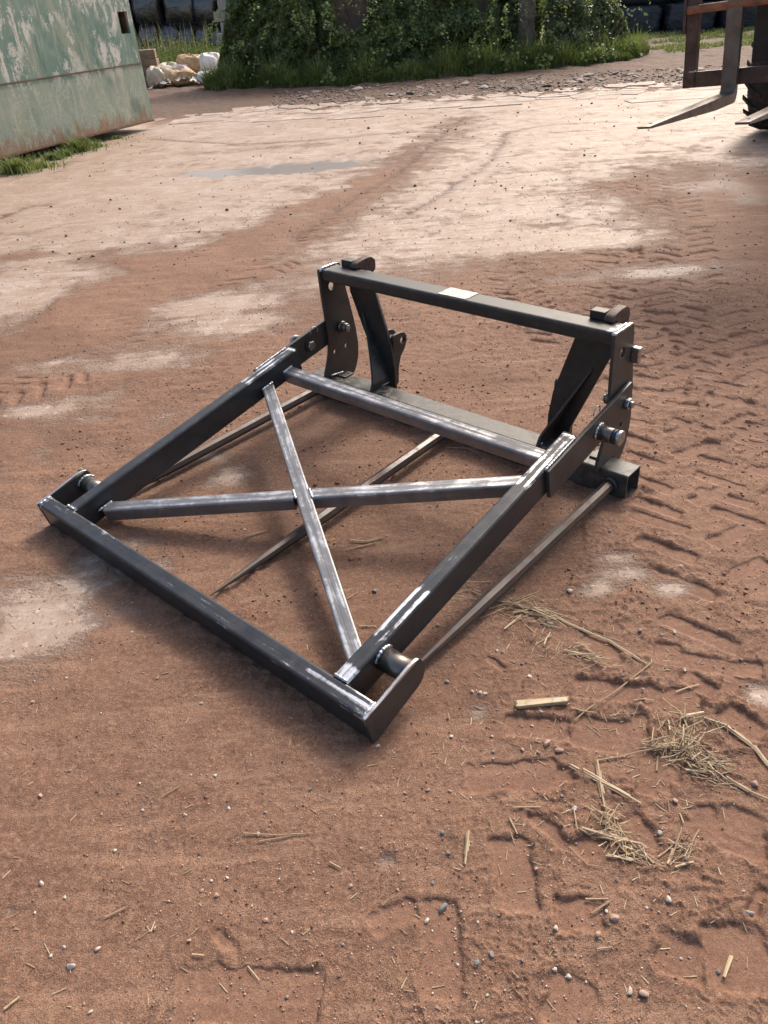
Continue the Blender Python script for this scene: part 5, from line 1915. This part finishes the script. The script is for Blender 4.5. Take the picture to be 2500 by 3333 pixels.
# pebbles on the yard: the ones that stand out in the photograph, then random ones
zb = lambda a, b: (a / 1.3272, 2500 + b / 1.3272)
zc = lambda a, b: (1250 + a / 1.3272, 2500 + b / 1.3272)
z8 = lambda a, b: (1500 + a / 1.659, 1800 + b / 1.659)
named = [(zb(305, 852), 13, 'white'), (zb(420, 778), 9, 'white'), (zb(798, 198), 8, 'white'), (zb(988, 173), 9, 'white'), (zb(600, 58), 6, 'white'), (zb(175, 118), 11, 'pink'), (zb(936, 552), 11, 'pink'), (zb(1145, 657), 10, 'pink'),
         (zb(1117, 292), 9, 'pink'), (zb(178, 497), 9, 'white'), (zb(275, 770), 7, 'white'), (zb(361, 1015), 7, 'pink'), (zb(1238, 985), 8, 'grey'), (zb(280, 556), 7, 'white'), (zb(930, 32), 8, 'white'), (zb(613, 174), 6, 'white'),
         (zb(817, 745), 8, 'pink'), (zb(1263, 712), 6, 'white'), (zb(1340, 95), 8, 'grey'), (zb(1645, 210), 7, 'white'), (zb(872, 530), 8, 'pink'), (zb(150, 622), 5, 'white'), (zb(495, 352), 8, 'white'), (zb(300, 5), 8, 'grey'),
         (zc(255, 605), 18, 'grey'), (zc(184, 657), 10, 'white'), (zc(740, 703), 13, 'white'), (zc(925, 730), 13, 'pink'), (zc(402, 850), 12, 'grey'), (zc(465, 812), 12, 'grey'), (zc(738, 872), 11, 'white'), (zc(797, 900), 10, 'white'),
         (zc(1062, 962), 12, 'white'), (zc(1122, 975), 15, 'pink'), (zc(1228, 577), 14, 'white'), (zc(995, 660), 18, 'pink'), (zc(1190, 285), 11, 'grey'), (zc(822, 182), 12, 'white'), (zc(768, 128), 8, 'grey'), (zc(277, 370), 10, 'grey'),
         (zc(253, 285), 9, 'grey'), (zc(658, 442), 8, 'pink'), (zc(1006, 482), 8, 'grey'), (zc(318, 846), 8, 'white'), (zc(1447, 880), 9, 'grey'), (zc(1580, 628), 15, 'white'), (zc(1134, 607), 7, 'white'), (zc(1030, 158), 6, 'grey'),
         (zc(190, 95), 8, 'pink'), (zc(90, 108), 7, 'pink'), (zc(287, 103), 9, 'pink'), (zc(407, 672), 7, 'white'), (zc(208, 497), 8, 'grey'), (zc(445, 985), 7, 'white'), (zc(1600, 70), 14, 'pink'), (zc(1283, 820), 6, 'white'),
         (z8(465, 1035), 15, 'pink'), (z8(530, 1072), 15, 'pink'), (z8(435, 872), 9, 'white'), (z8(612, 1390), 13, 'white'), (z8(1073, 1520), 11, 'white'), (z8(225, 537), 8, 'grey'), (z8(195, 525), 7, 'white'), (z8(965, 427), 9, 'grey'),
         (z8(1152, 432), 8, 'white'), (z8(1080, 448), 8, 'grey'), (z8(585, 217), 11, 'white'), (z8(330, 600), 9, 'grey'), (z8(370, 675), 10, 'white'), (z8(132, 770), 9, 'white'), (z8(103, 765), 9, 'white'), (z8(480, 388), 12, 'grey'),
         (z8(875, 672), 9, 'grey'), (z8(333, 1065), 9, 'pink'), (z8(420, 1085), 9, 'pink'), (z8(545, 1320), 8, 'white'), (z8(1155, 1345), 11, 'pink'), (z8(1185, 85), 8, 'white'), (z8(198, 852), 7, 'grey'), (z8(175, 1072), 8, 'grey'),
         ((1220, 1925), 10, 'grey'), ((1425, 2035), 8, 'grey'), ((1230, 2428), 9, 'white'), ((1455, 2220), 12, 'grey'), ((1470, 2398), 10, 'white')]
# pebbles on the distant concrete: dark specks
pms = {c: [stone_mesh(k, 'pebble_' + c, 'pebble') for k in range(8)] for c in ('white', 'grey', 'pink')}
lbls = dict(white='small whitish pebble lying loose on the red mud', grey='small grey pebble lying loose on the red mud', pink='small pinkish stone lying loose on the red mud')
pr = np.random.default_rng(2)
spots = [(p, s, c) for p, s, c in named]
for k in range(55):
    spots.append(((pr.uniform(0, 2500), 1500 + 1833 * pr.random() ** .7), pr.uniform(4, 8), pr.choice(['white', 'grey', 'pink'], p=[.4, .25, .35])))
for k, ((px_, py_), s, c) in enumerate(spots):
    p = ground_at(px_, py_)
    d = math.sqrt(p[0] ** 2 + p[1] ** 2 + CAM_H ** 2)
    r_ = s * d / F_PX * 0.95
    z = ground_z(*p)
    inst('pebble', pms[c][k % 8], (p[0], p[1], z + r_ * .30), (r_ * 1.1, r_ * pr.uniform(.75, 1), r_ * pr.uniform(.55, .8)), (pr.normal(0, .2), pr.normal(0, .2), pr.uniform(0, 6.28)), lbls[c], 'pebble',
         'loose %s pebbles on the mud' % c)


def yard_points(n, rg, ymin=.5, ymax=9.0, p=.55):
    r_ = ymin + (ymax - ymin) * rg.uniform(0, 1, n) ** (1 / p)
    a = rg.uniform(-.62, .62, n)
    return r_ * np.sin(a), r_ * np.cos(a)


X, Y = yard_points(5200, pr, .55, 7.5, .62)
o = scatter_mesh('fine_gravel', X, Y, pr.uniform(.0012, .0032, len(X)) * (1 + .16 * Y), pr, 'pebble_pink', .7, .2)
tag(o, 'fine pinkish grit scattered over the mud', 'gravel', kind='stuff')
X, Y = yard_points(350, pr, .55, 5, .62)
o = scatter_mesh('pale_grit', X, Y, pr.uniform(.0014, .0036, len(X)) * (1 + .14 * Y), pr, 'pebble_white', .7, .2)
tag(o, 'tiny whitish grit scattered over the mud', 'gravel', kind='stuff')
X, Y = yard_points(2600, pr, .55, 9, .8)
o = scatter_mesh('dark_grit', X, Y, pr.uniform(.0014, .004, len(X)) * (1 + .16 * Y), pr, 'mud_lump', .7, .2)
tag(o, 'dark crumbs of dried mud scattered over the yard', 'gravel', kind='stuff')
# crumbled clods where tyres have churned the mud
X, Y = yard_points(15000, pr, 1.9, 9.5, .9)
_, md, _, _, pr_, _ = ground_fields(X, Y)
ch_ = np.clip(.25 + 1.1 * blob(X, Y, 1.7, 4.0, .9, 3.0) + .7 * blob(X, Y, .6, 4.4, .8, .7) + .4 * blob(X, Y, -.6, 3.2, 1.1, 1.1), 0, 1.2)
k = (ch_ * md * (1 - .6 * pr_) + .55 * perlin(X * 2.5, Y * 2.5) + .3 * perlin(X * 8, Y * 8) > .52)
X, Y = X[k], Y[k]
o = scatter_mesh('mud_clods', X, Y, np.abs(pr.normal(0, .0035, len(X))) * (.8 + .10 * Y) + .0018, pr, 'mud_lump', .45, .25)
tag(o, 'crumbled clods of red mud along the tyre tracks', 'clods', kind='stuff')
# scattered dark lumps on the far concrete
X = pr.uniform(-3.5, 5, 300)
Y = pr.uniform(6.0, 14, 300)
o = scatter_mesh('far_lumps', X, Y, .006 + np.abs(pr.normal(0, .008, 300)), pr, 'mud_lump', .6, .2)
tag(o, 'dark lumps scattered on the distant concrete', 'clods', kind='stuff')

# ------------------------------------------------------------------ straw
t = NT('straw')
co = t.coords('Object')
ti_ = t.attr('tint')
c_ = t.mix(ti_, (0.17, 0.10, 0.055), (0.56, 0.44, 0.27))
c_ = t.mix(t.math('MULTIPLY', t.ramp(t.noise(co, 60, 4, .6), .5, .7), .5), c_, (0.20, 0.115, 0.055))
t.set(color=c_, rough=0.55, spec=0.4)
M['straw'] = t.m
strg = np.random.default_rng(6)


def straw_geo(pts, r0, tint, V, F, T, z0=.003, kink=0.0):
    """flattened five-sided stalk along ground points; appends to lists"""
    P = []
    zs = ground_zs([p[0] for p in pts], [p[1] for p in pts])
    if len(zs) > 4:                          # stiff stalks bridge small hollows
        zs = np.convolve(np.pad(zs, 3, mode='edge'), np.ones(7) / 7, 'valid')
    for k, p in enumerate(pts):
        P.append(Vector((p[0], p[1], zs[k] + r0 + z0 + (p[2] if len(p) > 2 else 0))))
    st = len(V)
    for k, p in enumerate(P):
        d = (P[min(k + 1, len(P) - 1)] - P[max(k - 1, 0)]).normalized()
        s = d.cross(Vector((0, 0, 1))).normalized()
        u = s.cross(d)
        rr = r0 * (1 - .25 * k / max(1, len(P) - 1))
        for q in range(5):
            a = 2 * math.pi * q / 5
            V.append(tuple(p + s * math.cos(a) * rr * 1.2 + u * math.sin(a) * rr * .8))
            T.append(tint)
    for k in range(len(P) - 1):
        for q in range(5):
            q2 = (q + 1) % 5
            F.append((st + k * 5 + q, st + k * 5 + q2, st + k * 5 + 5 + q2, st + k * 5 + 5 + q))


def straw_obj(name, V, F, T):
    me = bpy.data.meshes.new(name)
    me.from_pydata(V, [], F)
    a = me.attributes.new('tint', 'FLOAT', 'POINT')
    a.data.foreach_set('value', T)
    return link_mesh(name, me, 'straw')


def resample(pts, step=.025):
    out = []
    for a, b in zip(pts[:-1], pts[1:]):
        n_ = max(1, int(math.dist(a, b) / step))
        for k in range(n_):
            out.append((a[0] + (b[0] - a[0]) * k / n_, a[1] + (b[1] - a[1]) * k / n_))
    out.append(tuple(pts[-1]))
    return out


stalks = [([(180, 255), (450, 310), (560, 380), (800, 480), (1000, 612)], .0042, .45, 'long brown reed stalk trailing away from the right tine'),
          ([(200, 262), (420, 318), (540, 372)], .004, .5, 'straight straw lying along the long brown reed'), ([(1030, 605), (820, 765), (700, 840), (615, 910)], .0042, .25, 'dark bent stem crossing the mud above the wood splinter'),
          ([(590, 1155), (780, 1262), (970, 1365)], .0052, .75, 'pale reed lying crossways over a darker stalk'), ([(735, 1135), (752, 1270), (775, 1390)], .0056, .35, 'short dark stalk under the pale crossing reed'),
          ([(735, 1130), (860, 1105), (960, 1080), (1100, 1050)], .0032, .3, 'thin curved stem leading into the straw heap'), ([(1310, 905), (1420, 940), (1590, 1060), (1659, 1150), (1720, 1240)], .0046, .7, 'long pale reed bending away behind the straw heap'),
          ([(650, 1500), (800, 1545), (970, 1580)], .0085, .3, 'thick weathered stalk beside the smaller straw heap'), ([(790, 1640), (930, 1665)], .0045, .8, 'pale split straw below the smaller straw heap'),
          ([(40, 1520), (22, 1690)], .0052, .45, 'short brown stalk standing clear on smooth mud'), ([(590, 1600), (680, 1690), (770, 1705)], .0018, .3, 'thin dark curved root on the mud'),
          ([(240, 240), (580, 270)], .002, .3, 'thin dark straight stem near the tine'), ([(1160, 750), (1290, 712)], .0038, .75, 'short pale straw among the tyre prints'), ([(935, 795), (1045, 798)], .0035, .75, 'small pale straw near the broken mud edge'),
          ([(590, 850), (730, 880)], .003, .65, 'short straw just below the wood splinter'), ([(760, 618), (870, 620)], .0028, .7, 'tiny straight straw beside the reed tip'), ([(610, 1390), (625, 1515)], .003, .35, 'thin brown stalk next to a white pebble'),
          ([(285, 1390), (340, 1385), (430, 1382)], .003, .6, 'short straw in the lower tyre print'), ([(1215, 890), (1310, 870)], .0085, .85, 'broad pale straw flake on top of the heap'), ([(1430, 1215), (1560, 1290), (1680, 1335)], .0045, .45, 'brown stalk tailing off below the straw heap'),
          ([(555, 535), (700, 565), (810, 580)], .0045, .6, 'flat straw strand under the long reed'), ([(1180, 1350 + 60), (1200, 1470)], .0028, .7, 'short upright straw between two heaps'), ([(860, 480), (720, 430)], .0024, .55, 'thin straw branching off the long reed')]
for pts, r_, tn, lb in stalks:
    P = resample([ground_at(*z8(*p)) for p in pts])
    V, F, T = [], [], []
    P = [(p[0] + strg.normal(0, .0004), p[1] + strg.normal(0, .0004)) for p in P]
    straw_geo(P, r_ * .52, tn * .85, V, F, T)
    if r_ > .004:
        for e in (-1, 1):
            straw_geo([(p[0] + e * r_ * .8, p[1] + r_ * .5 * e) for p in P[1 if e > 0 else 0: -1 if len(P) > 3 else None]], r_ * .35, min(1, tn + .15 * e), V, F, T)
    tag(straw_obj('straw_stalk', V, F, T), lb, 'straw', 'single stalks on the mud')
others = [([zb(1055, 290), zb(1200, 298), zb(1350, 290)], .0022, .35, 'thin long stem lying on the smooth mud before the frame'), ([zb(1118, 325), zb(1260, 302)], .002, .35, 'thin short stem crossing another on smooth mud'),
          ([zb(22, 1045), zb(88, 990)], .003, .8, 'pale straw on the smooth mud apart from others'), ([zb(830, 805), zb(882, 810)], .0026, .75, 'small pale straw near faint lug prints'), ([zb(455, 645), zb(545, 600)], .0028, .35, 'brown stem half sunk in the smooth mud'),
          ([zb(1425, 415), zb(1472, 438)], .0032, .3, 'short dark stalk on the smooth mud'), ([zb(700, 118), zb(780, 78)], .0022, .4, 'short brown stem near the front bar'), ([zb(1070, 855), zb(1122, 918)], .002, .7, 'thin pale straw beside lug prints'),
          ([zc(1500, 815), zc(1468, 905)], .005, .85, 'pale straw flake beside a sunken print'), ([zc(540, 225), zc(575, 290)], .003, .5, 'short straw in the churned mud'), ([zc(870, 568), zc(970, 572)], .0035, .3, 'brown twig beside the pink stone'),
          ([zc(975, 580), zc(895, 630)], .0035, .3, 'brown twig leaning to the pink stone'), ([zc(920, 790), zc(985, 783)], .002, .5, 'short thin straw beside pale bits'), ([zc(365, 285), zc(350, 425)], .0046, .45, 'straight brown stalk on the tyre print'),
          ([(1140, 1760), (1190, 1765), (1245, 1752)], .005, .5, 'curved straw inside the frame beside the middle tine'), ([(1125, 1790), (1230, 1765)], .0026, .6, 'thin straw inside the frame crossing a curved straw'),
          ([(1170, 2038), (1222, 2036)], .003, .6, 'short straw beside the right arm'), ([(800, 1750), (870, 1725)], .004, .35, 'brown straw under the diagonal brace'), ([(1455, 1460), (1520, 1462), (1560, 1480)], .003, .55, 'thin straw under the cross tube'),
          ([(1130, 1950), (1165, 1928)], .002, .6, 'tiny straw near the lower brace end')]
for pts, r_, tn, lb in others:
    P = resample([ground_at(*p) for p in pts])
    V, F, T = [], [], []
    straw_geo(P, r_ * .7, tn, V, F, T)
    tag(straw_obj('straw_stalk', V, F, T), lb, 'straw', 'single stalks on the mud')

# wood splinter
p0, p1 = ground_at(*z8(300, 838)), ground_at(*z8(575, 812))
V, F, T = [], [], []
mid = (p0 + p1) / 2
zz = ground_z(*mid)
dd = Vector((p1[0] - p0[0], p1[1] - p0[1], 0))
o = box('wood_splinter', (0, 0, 0), (dd.length, .021, .013), 'straw', None, bevel=.003)
at_ = o.data.attributes.new('tint', 'FLOAT', 'POINT')
at_.data.foreach_set('value', [strg.uniform(.55, .9) for _ in o.data.vertices])
o.location = (mid[0], mid[1], zz + .008)
o.rotation_euler = (R(8), 0, math.atan2(dd.y, dd.x))
for v in o.data.vertices:
    v.co.z += strg.normal(0, .0012)
    v.co.x += strg.normal(0, .003)
tag(o, 'flat yellow wood splinter lying on the mud', 'wood')


def heap(name, label, ctr_list, n, lmin, lmax, r_, seed, zmax=.011):
    rg = np.random.default_rng(seed)
    V, F, T = [], [], []
    for k in range(n):
        cx_, cy_, sd_, ang, lift = ctr_list[rg.integers(len(ctr_list))]
        p = ground_at(*z8(cx_ + rg.normal(0, sd_), cy_ + rg.normal(0, sd_ * .7)))
        a = ang + rg.normal(0, .45) if ang is not None else rg.uniform(0, 3.14)
        L_ = rg.uniform(lmin, lmax) * (1 if rg.random() < .8 else 1.8)
        b = rg.normal(0, .07)
        h0 = abs(rg.normal(0, zmax * lift))
        h1 = max(0, h0 + rg.normal(0, .012))
        q = [(p[0] + math.cos(a + b * s) * L_ * (s - .5), p[1] + math.sin(a + b * s) * L_ * (s - .5), h0 + (h1 - h0) * s) for s in (0, .33, .66, 1)]
        straw_geo(q, r_ * rg.choice([.35, .5, .7, 1.2], p=[.35, .3, .25, .1]), float(np.clip(rg.normal(.52, .33), 0, 1)), V, F, T, .001)
    tag(straw_obj(name, V, F, T), label, 'straw', kind='stuff')


heap('straw_heap', 'loose heap of broken straw on churned mud', [(1200, 1010, 75, None, 1.0), (1230, 1060, 55, None, 1.2), (1130, 1050, 65, .3, .7), (1320, 1130, 70, -.6, .6), (1190, 920, 55, None, .4), (1380, 1190, 60, -.6, .3)], 230, .014, .065, .0018, 1)
heap('straw_heap', 'smaller heap of broken straw by the thick stalk', [(800, 1470, 38, None, .7), (860, 1580, 50, None, .9), (940, 1620, 40, -.6, .4), (1190, 1600, 50, .4, .2)], 110, .012, .06, .0019, 2)
heap('straw_heap', 'strands of straw gathered along the reed by the right tine', [(270, 280, 40, -.35, .3), (380, 310, 45, -.4, .4), (490, 350, 40, -.5, .4), (60, 200, 30, -.6, .3), (320, 330, 60, None, .2)], 90, .02, .12, .0018, 3)
heap('straw_heap', 'thin wisp of straw lying below the long reed', [(620, 520, 40, -.5, .3), (720, 560, 50, -.2, .3), (470, 480, 50, 1.0, .2)], 45, .015, .06, .0017, 4)
X, Y = [], []
rg = np.random.default_rng(15)
V, F, T = [], [], []
for k in range(520):
    if k < 300:
        p = ground_at(*z8(rg.normal(800, 420), rg.normal(900, 480)))
    else:
        p = ground_at(rg.uniform(0, 2500), 1500 + 1800 * rg.random())
    a, L_ = rg.uniform(0, 3.14), rg.uniform(.006, .028)
    straw_geo([(p[0] - math.cos(a) * L_ / 2, p[1] - math.sin(a) * L_ / 2), (p[0] + math.cos(a) * L_ / 2, p[1] + math.sin(a) * L_ / 2)], .0010, float(np.clip(rg.normal(.6, .25), 0, 1)), V, F, T, .0005)
tag(straw_obj('straw_chaff', V, F, T), 'short bits of straw scattered over the mud', 'straw', kind='stuff')
